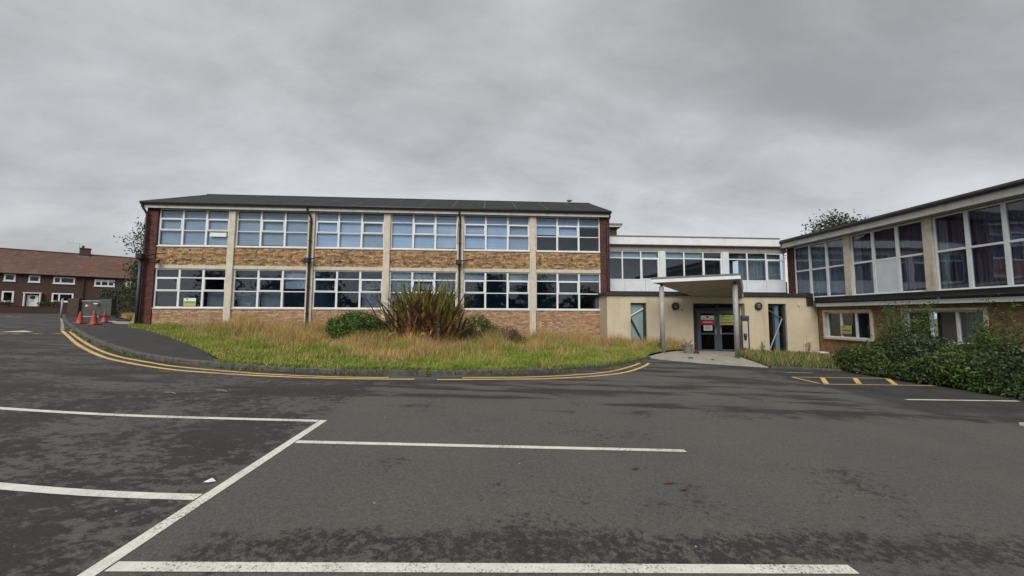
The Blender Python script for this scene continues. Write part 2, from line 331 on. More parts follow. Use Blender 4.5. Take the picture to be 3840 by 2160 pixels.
def tag(o, label=None, cat=None, group=None, kind=None):
    if label: o['label'] = label
    if cat: o['category'] = cat
    if group: o['group'] = group
    if kind: o['kind'] = kind
    return o
def link(o, parent, origin):
    COL.objects.link(o)
    if parent is not None:
        o.parent = parent; o.location = Vector(origin)-WL[parent.name]
    else: o.location = origin
    WL[o.name] = Vector(origin); return o
def ob(name, mb, material, parent=None, smooth=False, kind=None, origin=None):
    vs = [mb.T @ Vector(p) for p in mb.v] if mb.T is not None else [Vector(p) for p in mb.v]
    if origin is None:
        xs = [v.x for v in vs]; ys = [v.y for v in vs]; zs = [v.z for v in vs]
        origin = ((min(xs)+max(xs))/2, (min(ys)+max(ys))/2, min(zs))
    O = Vector(origin)
    me = bpy.data.meshes.new(name); me.from_pydata([tuple(v-O) for v in vs], [], mb.f); me.materials.append(M[material])
    bm = bmesh.new(); bm.from_mesh(me); bmesh.ops.recalc_face_normals(bm, faces=bm.faces); bm.to_mesh(me); bm.free()
    if smooth: me.polygons.foreach_set('use_smooth', [True]*len(me.polygons))
    o = bpy.data.objects.new(name, me); link(o, parent, origin)
    if kind: o['kind'] = kind
    return o
def thing(name, loc, label, cat, group=None):
    e = bpy.data.objects.new(name, None); e.empty_display_size = .3; link(e, None, loc); return tag(e, label, cat, group)
def npmesh(name, V, nper, material, parent=None, kind=None, origin=None, faces=None, smooth=False):
    V = np.asarray(V, np.float32).reshape(-1, 3)
    if origin is None: origin = ((V[:, 0].min()+V[:, 0].max())/2, (V[:, 1].min()+V[:, 1].max())/2, V[:, 2].min())
    V = V-np.asarray(origin, np.float32)
    me = bpy.data.meshes.new(name); nv = len(V)
    if faces is None:
        nf = nv//nper; li = np.arange(nv, dtype=np.int32); st = np.arange(nf, dtype=np.int32)*nper
    else:
        li = faces.reshape(-1).astype(np.int32); nf = faces.shape[0]; st = np.arange(nf, dtype=np.int32)*faces.shape[1]
    me.vertices.add(nv); me.vertices.foreach_set('co', V.reshape(-1)); me.loops.add(len(li)); me.loops.foreach_set('vertex_index', li)
    me.polygons.add(nf); me.polygons.foreach_set('loop_start', st); me.update(calc_edges=True); me.validate()
    me.materials.append(M[material])
    o = bpy.data.objects.new(name, me); link(o, parent, tuple(float(q) for q in origin))
    if kind: o['kind'] = kind
    return o
def catmull(pts, step):
    P = [Vector((p[0], p[1])) for p in pts]; out = []
    for i in range(len(P)-1):
        a, b, c, d = P[max(i-1, 0)], P[i], P[i+1], P[min(i+2, len(P)-1)]
        n = max(1, int((c-b).length/step))
        for k in range(n):
            t = k/n
            out.append(.5*((2*b)+(c-a)*t+(2*a-5*b+4*c-d)*t*t+(-a+3*b-3*c+d)*t**3))
    out.append(P[-1]); return out
def resample(pts, step):
    out = [pts[0]]; acc = 0.
    for a, b in zip(pts, pts[1:]):
        d = (b-a).length
        while acc+d >= step:
            t = (step-acc)/d; a = a+(b-a)*t; out.append(a); d = (b-a).length; acc = 0.
            if d < 1e-6: break
        acc += d
    if (out[-1]-pts[-1]).length > step*.3: out.append(pts[-1])
    return out
def offset(pts, d):      # to the left of travel
    o = []
    for i, p in enumerate(pts):
        t = (pts[min(i+1, len(pts)-1)]-pts[max(i-1, 0)]).normalized(); o.append(p+Vector((-t.y, t.x))*d)
    return o
def sheet(name, poly, off, material, parent=None, kind=None, step=1.0, skirt=0.):
    bm = bmesh.new(); vs = [bm.verts.new((p[0], p[1], 0)) for p in poly]; bm.faces.new(vs); bm.normal_update()
    bm.faces.ensure_lookup_table()
    if bm.faces[0].normal.z < 0: bmesh.ops.reverse_faces(bm, faces=bm.faces)
    bmesh.ops.triangulate(bm, faces=bm.faces[:])
    xs = [p[0] for p in poly]; ys = [p[1] for p in poly]
    for ax, lo, hi in ((0, min(xs), max(xs)), (1, min(ys), max(ys))):
        q = math.ceil(lo/step)*step
        while q < hi:
            co = [0, 0, 0]; no = [0, 0, 0]; co[ax] = q+.0137; no[ax] = 1
            bmesh.ops.bisect_plane(bm, geom=bm.verts[:]+bm.edges[:]+bm.faces[:], plane_co=co, plane_no=no); q += step
    if skirt:
        ed = [e for e in bm.edges if e.is_boundary]
        r = bmesh.ops.extrude_edge_only(bm, edges=ed); low = {v for v in r['geom'] if isinstance(v, bmesh.types.BMVert)}
    else: low = set()
    for v in bm.verts: v.co.z = RZ(v.co.x, v.co.y)+off-(skirt if v in low else 0)
    bmesh.ops.recalc_face_normals(bm, faces=bm.faces)
    if sum(f.normal.z for f in bm.faces) < 0: bmesh.ops.reverse_faces(bm, faces=bm.faces)
    me = bpy.data.meshes.new(name); bm.to_mesh(me); bm.free(); me.materials.append(M[material])
    o = bpy.data.objects.new(name, me); link(o, parent, (0, 0, 0) if parent is None else WL[parent.name])
    if kind: o['kind'] = kind
    return o
def ribbon(name, pts, w, off, material, parent, step=.25):
    P = resample([Vector((p[0], p[1])) for p in pts], step) if len(pts) > 1 else pts
    A = offset(P, w/2); B = offset(P, -w/2); mb = MB()
    vs = []; fs = []
    for i in range(len(P)):
        vs += [(A[i].x, A[i].y, RZ(A[i].x, A[i].y)+off), (B[i].x, B[i].y, RZ(B[i].x, B[i].y)+off)]
        if i: fs.append((2*i-2, 2*i-1, 2*i+1, 2*i))
    mb.add(vs, fs); return ob(name, mb, material, parent)
def quadmark(name, pts, off, material, parent):
    mb = MB(); mb.add([(x, y, RZ(x, y)+off) for x, y in pts], [tuple(range(len(pts)))]); return ob(name, mb, material, parent)

# ------------------------------------------------------------------ ground, car park, verge
def big_ground():
    xs = [-900, -500, -250, -150, -120]+list(range(-100, 61, 4))+[80, 120, 200, 400, 900]
    ys = [-900, -400, -200, -100]+list(range(-60, 61, 4))+[80, 120, 250, 500, 900]
    V = np.array([[(x, y, RZ(x, y)-.07) for x in xs] for y in ys], np.float32); nx = len(xs)
    F = np.array([(j*nx+i, j*nx+i+1, (j+1)*nx+i+1, (j+1)*nx+i) for j in range(len(ys)-1) for i in range(nx-1)])
    return npmesh('ground', V, 4, 'turf', kind='structure', origin=(0, 0, 0), faces=F)
big_ground()
park = sheet('car_park', [(-85, -45), (40, -45), (40, 45), (-20, 45), (-46, 50), (-85, 30)], 0, 'asphalt', kind='structure', step=2)

KERB = catmull([(-46.5, 43.2), (-35.8, 33.6), (-27.6, 26.0), (-18.2, 17.55), (-13.65, 13.64), (-10.93, 11.55), (-8.92, 10.16), (-7.07, 9.30), (-5.64, 8.93), (-3.77, 8.72), (-1.68, 8.93), (.47, 9.51), (2.39, 10.45), (3.91, 11.52), (5.3, 13.1), (6.35, 14.35)], .15)
inner = offset(KERB, .13)
# the grassed verge in front of the classroom block
ig = [p for p in inner if p.x > -6.2]
VERGE = [(-17.9, 20.0), (-17.6, 19.3), (-15.4, 17.7), (-11.6, 14.4), (-8.2, 11.3)]+[(p.x, p.y) for p in ig[::4]]+[(6.6, 15.1), (7.3, 16.0), (8.3, 17.2), (9.5, 18.3), (10.7, 18.78), (6.05, 18.78), (6.05, 20.0)]
sheet('verge', VERGE, .10, 'turf', kind='structure')
ip = [p for p in inner if p.x <= -6.15]
PAVE = [(p.x, p.y) for p in ip[::4]]+[(-8.2, 11.3), (-11.6, 14.4), (-15.4, 17.7), (-17.6, 19.3), (-17.9, 20.0), (-17.9, 28.5), (-22, 26.2), (-26.5, 29.0), (-30, 31.5), (-34.5, 36)]
sheet('pavement', PAVE, .105, 'pavement', kind='structure')
RIGHT = [(10.12, 12.95), (11.2, 12.95), (12.7, 12.8), (13.25, 11.4), (13.6, 10.1), (13.95, 8.6), (14.2, 4), (14.5, -6), (17.5, -6), (17.5, 18.78), (13.6, 18.78), (11.8, 17), (11.2, 15.7), (10.6, 14.1)]
sheet('planting_bed', RIGHT, .03, 'soil', kind='structure', skirt=.1)
PATH = [(6.45, 14.5), (7.15, 13.95), (7.9, 13.5), (9.0, 13.18), (10.1, 12.95), (10.6, 14.1), (11.2, 15.7), (11.8, 17), (13.6, 18.78), (13.6, 19.3), (10.7, 19.3), (10.7, 18.78), (9.5, 18.3), (8.3, 17.2), (7.3, 16.0), (6.6, 15.1)]
path = sheet('entrance_path', PATH, .025, 'slab', kind='structure', skirt=.1)
sheet('side_path', [(-17.95, 21.6), (-17.95, 23.2), (-21.5, 26.3), (-24.4, 25.4), (-23.6, 24.6), (-20.6, 22.0)], .112, 'slab', kind='structure')

kerb = bpy.data.objects.new('kerb', None); link(kerb, None, (0, 9, 0)); kerb['kind'] = 'structure'
def kerb_run(pts, h, w, step, material='kerb', drop=None):
    rr = random.Random(4); P = resample(pts, step)
    for a, b in zip(P, P[1:]):
        t = (b-a).normalized(); n = Vector((-t.y, t.x)); g = t*.008
        hh = h+rr.uniform(-.008, .006); q = rr.uniform(-.006, .006)
        if drop and drop(a): hh = .03
        c = [(a+g+n*q), (b-g+n*q), (b-g+n*(w+q)), (a+g+n*(w+q))]
        e = .018
        top = [(a+g+n*(q+e)), (b-g+n*(q+e)), (b-g+n*(w+q)), (a+g+n*(w+q))]
        mb = MB(); rz = [RZ(p.x, p.y) for p in c]
        vs = [(p.x, p.y, rz[i]-.08) for i, p in enumerate(c)]+[(p.x, p.y, rz[i]+hh-(.016 if i < 2 else 0)) for i, p in enumerate(c)]+[(p.x, p.y, rz[i]+hh) for i, p in enumerate(top)]
        mb.add(vs, [(3, 2, 1, 0), (0, 1, 5, 4), (1, 2, 6, 5), (2, 3, 7, 6), (3, 0, 4, 7), (4, 5, 9, 8), (5, 6, 10, 9), (6, 7, 11, 10), (7, 4, 8, 11), (8, 9, 10, 11)])
        ob('kerb_stone', mb, material, kerb)
kerb_run(KERB, .115, .125, .9)
kerb_run([Vector(p) for p in [(10.1, 12.83), (11.2, 12.83), (12.0, 12.78), (12.65, 12.7)]], .07, .11, .9)

# road markings
def V2(*pts): return [Vector(p) for p in pts]
ribbon('bay_line', [(-2.2, -2.5), (-2.2, 5.26)], .092, .004, 'white_paint', park)
for y in (.34, 2.37, 4.42): ribbon('bay_line', [(-2.14, y), (2.40, y)], .083, .0045, 'white_paint', park)
ribbon('bay_line', catmull([(-7.2, 5.52), (-6.4, 5.39), (-5.27, 5.27), (-4.25, 5.215), (-2.26, 5.21)], .3), .09, .0045, 'white_paint', park)
ribbon('bay_line', catmull([(-4.6, 3.40), (-3.83, 3.29), (-3.0, 3.195), (-2.26, 3.165)], .3), .095, .0045, 'white_paint', park)
ribbon('bay_line', [(-4.6, 1.15), (-2.26, 1.12)], .095, .0045, 'white_paint', park)
ribbon('bay_line', [(9.43, 7.96), (12.6, 8.22)], .085, .0045, 'white_paint', park)
ribbon('bay_line', [(9.5, 3.2), (12.9, 3.3)], .085, .0045, 'white_paint', park)
YO = catmull([(-18.45, 17.35), (-15.28, 14.6), (-12.54, 12.26), (-10.0, 10.28), (-8.7, 9.45), (-7.27, 8.76), (-6.2, 8.43), (-4.62, 8.22), (-2.99, 8.22), (-1.62, 8.42)], .2)
ribbon('yellow_line', YO, .10, .004, 'yellow_paint', park)
ribbon('yellow_line', catmull([(-17.6, 16.85), (-14.1, 13.82), (-11.35, 11.56), (-9.5, 10.22), (-7.9, 9.36), (-6.85, 8.92), (-4.9, 8.46), (-3.3, 8.39), (-2.2, 8.5)], .2), .09, .004, 'yellow_paint', park)
ribbon('yellow_line', catmull([(-1.13, 8.47), (1.08, 8.97), (2.53, 9.57), (3.86, 10.50), (5.04, 11.95), (5.70, 13.0)], .2), .10, .004, 'yellow_paint', park)
ribbon('yellow_line', catmull([(-.6, 8.78), (.95, 9.2), (2.35, 9.83), (3.55, 10.66), (4.65, 11.95), (5.36, 12.95)], .2), .09, .004, 'yellow_paint', park)
for pts in ([(-18.7, 17.6), (-24.2, 22.75), (-35.4, 33.1)], [(-18.3, 17.6), (-23.9, 22.85), (-35.2, 33.4)]):
    ribbon('faded_yellow_line', V2(*pts), .11, .004, 'old_paint', park, step=.6)
for cx, cy in ((-19.5, 14.75), (-18.75, 14.95), (-18.19, 15.13), (-17.83, 15.27), (-17.44, 15.55), (-16.93, 15.8)):
    quadmark('hump_dash', [(cx-.13, cy-.14), (cx+.10, cy-.06), (cx+.13, cy+.14), (cx-.10, cy+.06)], .004, 'yellow_paint', park)
quadmark('hump_arrow', [(-19.35, 15.95), (-18.45, 16.35), (-19.5, 16.95)], .004, 'white_paint', park)
for cx, cy in ((-40, 33.5), (-37.6, 32.2), (-38.5, 31)): quadmark('hump_arrow', [(cx-1.0, cy-.5), (cx+.5, cy-.1), (cx-.4, cy+.5)], .004, 'old_paint', park)
ribbon('hatch_line', V2((9.16, 10.79), (9.08, 9.73)), .09, .004, 'yellow_paint', park)
ribbon('hatch_line', V2((9.10, 9.70), (11.6, 10.0), (13.4, 10.16)), .075, .0045, 'faded_yellow', park)
ribbon('hatch_line', V2((9.16, 10.82), (11.46, 11.12), (13.2, 11.36)), .075, .0045, 'faded_yellow', park)
for a, b in (((10.24, 10.93), (9.29, 9.80)), ((11.46, 11.08), (10.39, 9.93)), ((12.74, 11.25), (11.62, 10.06)), ((13.29, 10.58), (12.85, 10.16))):
    ribbon('hatch_bar', V2(a, b), .12, .005, 'yellow_paint', park)
ribbon('hatch_line', V2((9.5, 12.15), (9.75, 11.8), (10.9, 11.98)), .08, .0045, 'old_paint', park)
quadmark('concrete_patch', [(9.15, 5.98), (9.5, 5.86), (11.2, 5.95), (11.2, 6.3), (9.5, 6.22)], .006, 'slab', park)
# ------------------------------------------------------------------ facade helpers
def shift(x, y, z=0): return Matrix.Translation((x, y, z))
T_MAIN = shift(0, 20)                                                    # facade coords: (along, into the building, up)
T_LINK = shift(0, 21)
T_ENT = shift(0, 18.8)
T_WING = Matrix(((0, 1, 0, 17.9), (-1, 0, 0, 0), (0, 0, 1, 0), (0, 0, 0, 1)))      # along = -Y, into = +X
T_WLOW = Matrix(((0, 1, 0, 17.58), (-1, 0, 0, 0), (0, 0, 1, 0), (0, 0, 0, 1)))
def bricks(name, T, u0, u1, z0, z1, material, parent, seed, bl=.215, bh=.065, j=.011, proud=.012, mort='mortar', depth=.06):
    rr = random.Random(seed)
    ob('mortar_bed', MB(T).box(u0, u1, 0, .2, z0, z1), mort, parent)
    mb = MB(T); z = z0+j*.5; row = 0
    while z+bh*.5 < z1:
        zt = min(z+bh, z1-.002); u = u0-(row % 2)*(bl+j)/2
        while u < u1:
            a, b = max(u+j/2, u0+.002), min(u+bl+j/2, u1-.002)
            if b-a > .03:
                p = proud*rr.uniform(.35, 1.7)
                x0, x1, y0, y1 = a, b, -p, .004
                mb.add([(x0, y1, z), (x1, y1, z), (x1, y1, zt), (x0, y1, zt), (x0, y0, z), (x1, y0, z), (x1, y0, zt), (x0, y0, zt)],
                       [(4, 5, 6, 7), (0, 1, 5, 4), (1, 2, 6, 5), (2, 3, 7, 6), (3, 0, 4, 7)])
            u += bl+j
        z += bh+j; row += 1
    return ob(name, mb, material, parent, kind='stuff')
RW = random.Random(11)
def window(parent, T, u0, u1, z0, z1, cols, rows, fw=.06, mw=.10, tw=.05, d0=.03, casement=(), frame='upvc', glass='glass', solid=(), depth=.07, name='window'):
    """cols / rows: inner break positions. One frame mesh, one pane object for each light."""
    mb = MB(T)
    mb.cbox(u0, u0+fw, d0, d0+depth, z0, z1); mb.cbox(u1-fw, u1, d0, d0+depth, z0, z1)
    mb.cbox(u0+fw, u1-fw, d0+.001, d0+depth, z0, z0+fw); mb.cbox(u0+fw, u1-fw, d0+.001, d0+depth, z1-fw, z1)
    for c in cols: mb.cbox(c-mw/2, c+mw/2, d0-.002, d0+depth, z0+fw, z1-fw)
    us = [u0+fw]+[q for c in cols for q in (c-mw/2, c+mw/2)]+[u1-fw]
    for i in range(0, len(us), 2):
        for r in rows: mb.cbox(us[i], us[i+1], d0+.002, d0+depth, r-tw/2, r+tw/2)
    zs = [z0+fw]+[q for r in rows for q in (r-tw/2, r+tw/2)]+[z1-fw]
    for (ci, ri) in casement:
        a, b, c, d = us[2*ci], us[2*ci+1], zs[2*ri], zs[2*ri+1]; w = .045
        mb.cbox(a, a+w, d0-.012, d0+depth, c, d); mb.cbox(b-w, b, d0-.012, d0+depth, c, d); mb.cbox(a+w, b-w, d0-.011, d0+depth, c, c+w); mb.cbox(a+w, b-w, d0-.011, d0+depth, d-w, d)
    wo = ob(name, mb, frame, parent)
    for ci in range(len(us)//2):
        for ri in range(len(zs)//2):
            a, b, c, d = us[2*ci], us[2*ci+1], zs[2*ri], zs[2*ri+1]
            ta, tb = RW.gauss(0, .0022), RW.gauss(0, .0028); uc, zc = (a+b)/2, (c+d)/2; y = d0+depth*.55
            f = lambda u, z: y+ta*(u-uc)+tb*(z-zc)
            p = MB(T)
            if (ci, ri) in solid:
                p.box(a, b, d0+.012, y+.02, c, d); ob('infill_panel', p, 'panel', wo)
            else:
                q = [(a, c), (b, c), (b, d), (a, d)]
                p.add([(u, f(u, z), z) for u, z in q]+[(u, f(u, z)+.006, z) for u, z in q], [(0, 1, 2, 3), (7, 6, 5, 4), (0, 4, 5, 1), (1, 5, 6, 2), (2, 6, 7, 3), (3, 7, 4, 0)])
                ob('pane', p, glass, wo)
    return wo
def blind(parent, T, u0, u1, z0, z1, y, material, pitch=.05):
    mb = MB(T); z = z0
    while z < z1:
        mb.add([(u0, y-.006, z), (u1, y-.006, z), (u1, y+.012, z+pitch*.97), (u0, y+.012, z+pitch*.97), (u0, y-.004, z), (u1, y-.004, z), (u1, y+.014, z+pitch*.97), (u0, y+.014, z+pitch*.97)],
               [(0, 1, 2, 3), (7, 6, 5, 4), (0, 4, 5, 1), (2, 6, 7, 3), (1, 5, 6, 2), (3, 7, 4, 0)]); z += pitch
    return ob('blind', mb, material, parent)
def curtain(parent, T, u0, u1, z0, z1, y, material, seed=0, folds=9):
    mb = MB(T); n = folds*8; rr = random.Random(seed); ph = [rr.uniform(.7, 1.3) for _ in range(n+1)]; vs = []; fs = []
    for i in range(n+1):
        u = u0+(u1-u0)*i/n; yy = y+.045*math.sin(i*math.pi/4*ph[i//8])
        vs += [(u, yy, z0), (u, yy*.6+y*.4, z1)]
        if i: fs.append((2*i-2, 2*i, 2*i+1, 2*i-1))
    mb.add(vs, fs); return ob('curtain', mb, material, parent, smooth=True)

# ------------------------------------------------------------------ classroom block
CB = thing('classroom_block', (-5.5, 24, 0), 'long two storey buff brick classroom block with white windows and dark low gable roof', 'building')
PIL = [-13.4, -9.38, -5.45, -1.56, 2.38]; PW = .17
BAY = [(-17.08, -13.4-PW)]+[(a+PW, b-PW) for a, b in zip(PIL, PIL[1:])]+[(2.38+PW, 6.14)]
ZB = -.55
for i, (a, b) in enumerate(BAY):
    bricks('brickwork', T_MAIN, a, b, ZB, 1.80, 'buff_brick_low', CB, 10+i, proud=.010)
    bricks('brickwork', T_MAIN, a, b, 4.06, 5.0, 'buff_brick', CB, 30+i, proud=.016)
    ob('lintel', MB(T_MAIN).box(a, b, -.03, .2, 3.88, 4.06), 'concrete', CB)
    for z in (1.80, 5.0): ob('window_sill', MB(T_MAIN).cbox(a, b, -.05, .2, z, z+.06), 'fascia', CB)
    w = (b-a)/3
    cl = {0: [(0, 1), (2, 1)], 1: [(1, 1)], 2: [(0, 1), (2, 1)], 3: [(1, 1)], 4: [(0, 1), (2, 1)], 5: [(1, 1)]}[i]
    lo = window(CB, T_MAIN, a, b, 1.86, 3.88, (a+w, a+2*w), (2.73, 3.41), casement=cl, glass='glass_low')
    up = window(CB, T_MAIN, a, b, 5.06, 7.02, (a+w, a+2*w), (5.88, 6.50), casement=cl, tw=.042)
    rb = random.Random(40+i)
    for c in range(3):      # one blind to each light, hung a little differently
        zb = 5.09+rb.choice((0, 0, .03, .10)) if i < 5 else 6.15+rb.uniform(-.3, .3)
        blind(up, T_MAIN, a+c*w+.03, a+(c+1)*w-.03, zb, 7.0, .14+rb.uniform(0, .05), 'blind_grey' if (i in (0, 1, 5)) != (rb.random() < .2) else rb.choice(('blind', 'blind', 'blind_pale')), .05)
    for c, zt in {1: ((2, 2.9),), 3: ((0, 2.3), (1, 2.9)), 4: ((0, 3.45), (2, 3.2)), 5: ((2, 3.45),)}.get(i, ()):
        blind(lo, T_MAIN, a+c*w+.03, a+(c+1)*w-.03, zt, 3.86, .17, 'blind_added', .05)  # blinds added here to lighten the dark ground-floor glass
    scr = {0: [(2, 1.9, 2.7)], 1: [(0, 1.9, 2.7), (1, 1.9, 2.68)], 2: [(2, 1.9, 2.72), (2, 2.9, 3.3)], 3: [(0, 3.3, 3.86), (1, 3.2, 3.86), (2, 2.6, 3.86)], 4: [], 5: [(1, 3.45, 3.86), (0, 3.45, 3.86)]}[i]
    for c, z0, z1 in scr: ob('grey_screen', MB(T_MAIN).box(a+c*w+.04, a+(c+1)*w-.04, .35, .38, z0, z1), 'board', lo)  # plain grey panels added to tone these panes like drawn blinds
for x in PIL: ob('pilaster', MB(T_MAIN).cbox(x-PW, x+PW, -.11, .2, ZB, 7.05, .012), 'concrete', CB)
for k, (a, b) in enumerate(((-17.62, -17.08), (6.14, 6.66))):
    bricks('brick_pier', T_MAIN @ shift(0, -.06), a, b, ZB, 7.05, 'red_brick', CB, 60+k, mort='red_mortar', proud=.010)
# shell and rooms
ob('end_wall', MB().prism([(-17.62, 20.2), (-17.3, 20.2), (-17.3, 28), (-17.62, 28)], ZB, 7.05), 'red_brick', CB)
ob('end_wall', MB().prism([(6.3, 20.2), (6.64, 20.2), (6.64, 28), (6.3, 28)], ZB, 7.05), 'red_brick', CB)
ob('rear_wall', MB().box(-17.62, 6.64, 28, 28.25, ZB, 7.05), 'red_brick', CB)
for xa in (-17.62, 6.36):
    mb = MB(); mb.add([(xa, 19.95, 7.05), (xa, 28.2, 7.05), (xa, 24.05, 8.9), (xa+.26, 19.95, 7.05), (xa+.26, 28.2, 7.05), (xa+.26, 24.05, 8.9)], [(0, 1, 2), (5, 4, 3), (0, 3, 4, 1), (1, 4, 5, 2), (2, 5, 3, 0)]); ob('gable', mb, 'red_brick', CB)
ob('floor_slab', MB().box(-17.3, 6.3, 20.2, 28, .8, .98), 'inner_low', CB)
ob('floor_slab', MB().box(-17.3, 6.3, 20.2, 28, 4.07, 4.28), 'inner_low', CB)
ob('ceiling', MB().box(-17.3, 6.3, 20.2, 28, 7.06, 7.12), 'inner', CB)
for x in [-9.38, -1.56, 2.38]:
    for z0, z1 in ((.98, 4.07), (4.28, 7.06)): ob('partition_wall', MB().box(x-.06, x+.06, 20.22, 27.95, z0, z1), 'inner_low' if z0 < 2 else 'inner', CB)
for z0, z1 in ((.98, 4.07), (4.28, 7.06)): ob('corridor_wall', MB().box(-17.3, 6.3, 26.0, 26.1, z0, z1), 'inner_low' if z0 < 2 else 'inner', CB)
# roof, fascia, gutter
def roof_slab(x0, x1, y0, y1, yr, z0, zr, t=.09):
    mb = MB()
    P = [(y0, z0), (yr, zr), (y1, z0)]
    mb.add([(x, y, z+d) for x in (x0, x1) for d in (0, -t) for y, z in P],
           [(0, 1, 7, 6), (1, 2, 8, 7), (9, 10, 4, 3), (10, 11, 5, 4), (0, 3, 4, 1), (1, 4, 5, 2), (6, 7, 10, 9), (7, 8, 11, 10), (0, 6, 9, 3), (2, 5, 11, 8)])
    return mb
RF = ob('roof', roof_slab(-17.74, 6.70, 19.66, 28.4, 24.0, 7.30, 9.05), 'roof', CB)
for k in range(1, 14): 
    x = -17.74+k*1.745
    ob('felt_seam', MB().add([(x-.012, 19.68, 7.315), (x+.012, 19.68, 7.315), (x+.012, 23.96, 9.04), (x-.012, 23.96, 9.04)], [(0, 1, 2, 3)]), 'lead', RF)
ob('ridge_cap', MB().tube([(-17.74, 24.0, 9.04), (6.70, 24.0, 9.04)], .05, 8), 'roof', RF)
mb = MB(); mb.tube([(-17.72, 19.64, 7.21), (6.68, 19.64, 7.21)], .085, 10); ob('gutter', mb, 'black', CB, smooth=True)
ob('fascia_board', MB().box(-17.66, 6.66, 19.72, 19.78, 6.97, 7.15), 'fascia', CB)
ob('eaves_board', MB().box(-17.70, 6.67, 19.70, 19.76, 7.152, 7.30), 'black', CB)
ob('bargeboard', MB().add([(-17.715, 19.76, 7.13), (-17.715, 24.0, 8.93), (-17.715, 24.0, 8.75), (-17.715, 19.76, 6.95), (-17.665, 19.76, 7.13), (-17.665, 24.0, 8.93), (-17.665, 24.0, 8.75), (-17.665, 19.76, 6.95)], [(0, 1, 2, 3), (7, 6, 5, 4), (0, 4, 5, 1), (3, 2, 6, 7), (0, 3, 7, 4), (1, 5, 6, 2)]), 'fascia', CB)
ob('soffit', MB().box(-17.66, 6.66, 19.78, 20.05, 7.03, 7.05), 'soffit', CB)
# rainwater pipes with swan necks
def downpipe(x, x2, zb, r=.055):
    p = MB().tube([(x2, 19.66, 7.16), (x2, 19.67, 7.02), (x+(x2-x)*.2, 19.76, 6.74), (x, 19.80, 6.6), (x, 19.80, zb)], r, 10)
    for z in (6.4, 5.4, 3.0, 1.6): p.tube([(x, 19.80, z-.04), (x, 19.80, z+.04)], r*1.35, 10)
    return ob('downpipe', p, 'black', CB, smooth=False)
downpipe(-9.37, -9.52, .2); downpipe(-1.58, -1.62, -.1); downpipe(-17.5, -17.66, .6); downpipe(6.5, 6.62, 2.9)
ob('drain_pipe', MB().tube([(-17.56, 19.70, .7), (-17.56, 19.70, 4.3)], .06, 12), 'dark_pipe', CB, smooth=True)
# ventilator on the ridge
VT = thing('roof_ventilator', (5.32, 24.0, 9.05), 'small grey metal ventilator cowl standing on the dark roof ridge', 'ventilator')
ob('stem', MB().tube([(5.32, 24, 9.0), (5.32, 24, 9.16)], .06, 10), 'grey_post', VT)
ob('cowl', MB().lathe([(.10, .12), (.19, .16), (.14, .24), (.05, .33), (.01, .37)], (5.32, 24, 9.03), 12), 'grey_post', VT)
# floodlights and brackets
def floodlight(x, z, label, d):
    t = thing('floodlight', (x, 19.78, z), label, 'floodlight', 'floodlights on the rainwater pipes')
    ob('housing', MB().cbox(x-.15, x+.13, 19.50, 19.74, z-.14, z+.12, .03), 'black', t)
    ob('bracket', MB().box(x-.05, x+.05, 19.72, 19.80, z-.08, z+.08), 'rubber', t)
    ob('arm', MB().tube([(x+.10, 19.7, z+.06), (x+d*.5, 19.6, z+.12), (x+d, 19.5, z+.16)], [.035, .03, .022], 8), 'black', t)
floodlight(-9.38, 4.35, 'black floodlight box with arm on the left hand middle downpipe', .85)
floodlight(-1.60, 4.35, 'black floodlight box with arm on the downpipe above the spiky flax', .85)
floodlight(-17.5, 4.44, 'black floodlight box with long arm at the left corner of the block', 1.35)
t = thing('security_camera', (-16.75, 19.85, 4.15), 'small black security camera on the brick near the left corner', 'camera')
ob('body', MB().cbox(-16.98, -16.70, 19.62, 19.76, 4.12, 4.25, .03), 'black', t); ob('mount', MB().tube([(-16.9, 20, 4.3), (-16.86, 19.72, 4.24)], .025, 8), 'black', t)
# a loose cable hanging across the fourth bay
tag(ob('loose_cable', MB().tube([(-1.66, 19.8, 6.6), (-1.72, 19.78, 5.5), (-1.95, 19.8, 4.9), (-2.2, 19.85, 4.6), (-2.22, 19.87, 4.35)], .014, 6), 'black'), 'thin black cable dangling left of a downpipe across the fourth bay', 'cable')

# ------------------------------------------------------------------ link block
LB = thing('link_block', (12, 24, 0), 'low white panelled link block with a row of dark windows above the entrance', 'building')
for a, b in ((6.66, 9.98), (10.32, 13.82), (14.2, 17.74)):
    lw = window(LB, T_LINK, a, b, 3.63, 5.36, (a+(b-a)/3, a+2*(b-a)/3), (4.93,), fw=.055, mw=.075, tw=.06, glass='glass', casement=((2, 0),))
    if a > 14: curtain(lw, T_LINK, a+.8, b-.1, 3.65, 5.3, .3, 'curtain_grey', 3, 9)
    else: blind(lw, T_LINK, a+.05, a+(b-a)*(.98 if a < 9 else .66), 5.0, 5.34, .2, 'blind_grey', .06)
for a, b in ((9.98, 10.32), (13.82, 14.2)): ob('post_panel', MB(T_LINK).cbox(a, b, -.02, .2, 2.97, 5.36, .01), 'panel', LB)
for k in range(9):
    a = 6.66+k*1.2311; ob('spandrel_panel', MB(T_LINK).cbox(a+.006, a+1.2251, .02, .12, 2.97, 3.62, .006), 'panel', LB)
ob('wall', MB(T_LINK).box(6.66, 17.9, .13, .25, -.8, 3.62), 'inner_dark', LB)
ob('head_band', MB(T_LINK).box(6.66, 17.85, 0, .25, 5.36, 5.70), 'soffit', LB)
ob('fascia_panel', MB(T_LINK).cbox(6.66, 17.35, -.20, .2, 5.70, 6.15, .008), 'upvc', LB)
ob('fascia_trim', MB(T_LINK).box(6.66, 17.35, -.215, .1, 5.665, 5.698), 'lead', LB)
ob('roof_edge', MB(T_LINK).box(6.64, 17.3, -.235, 6, 6.152, 6.205), 'lead', LB)
ob('floor_slab', MB(T_LINK).box(6.66, 17.9, .26, 6, 2.75, 2.97), 'inner', LB)
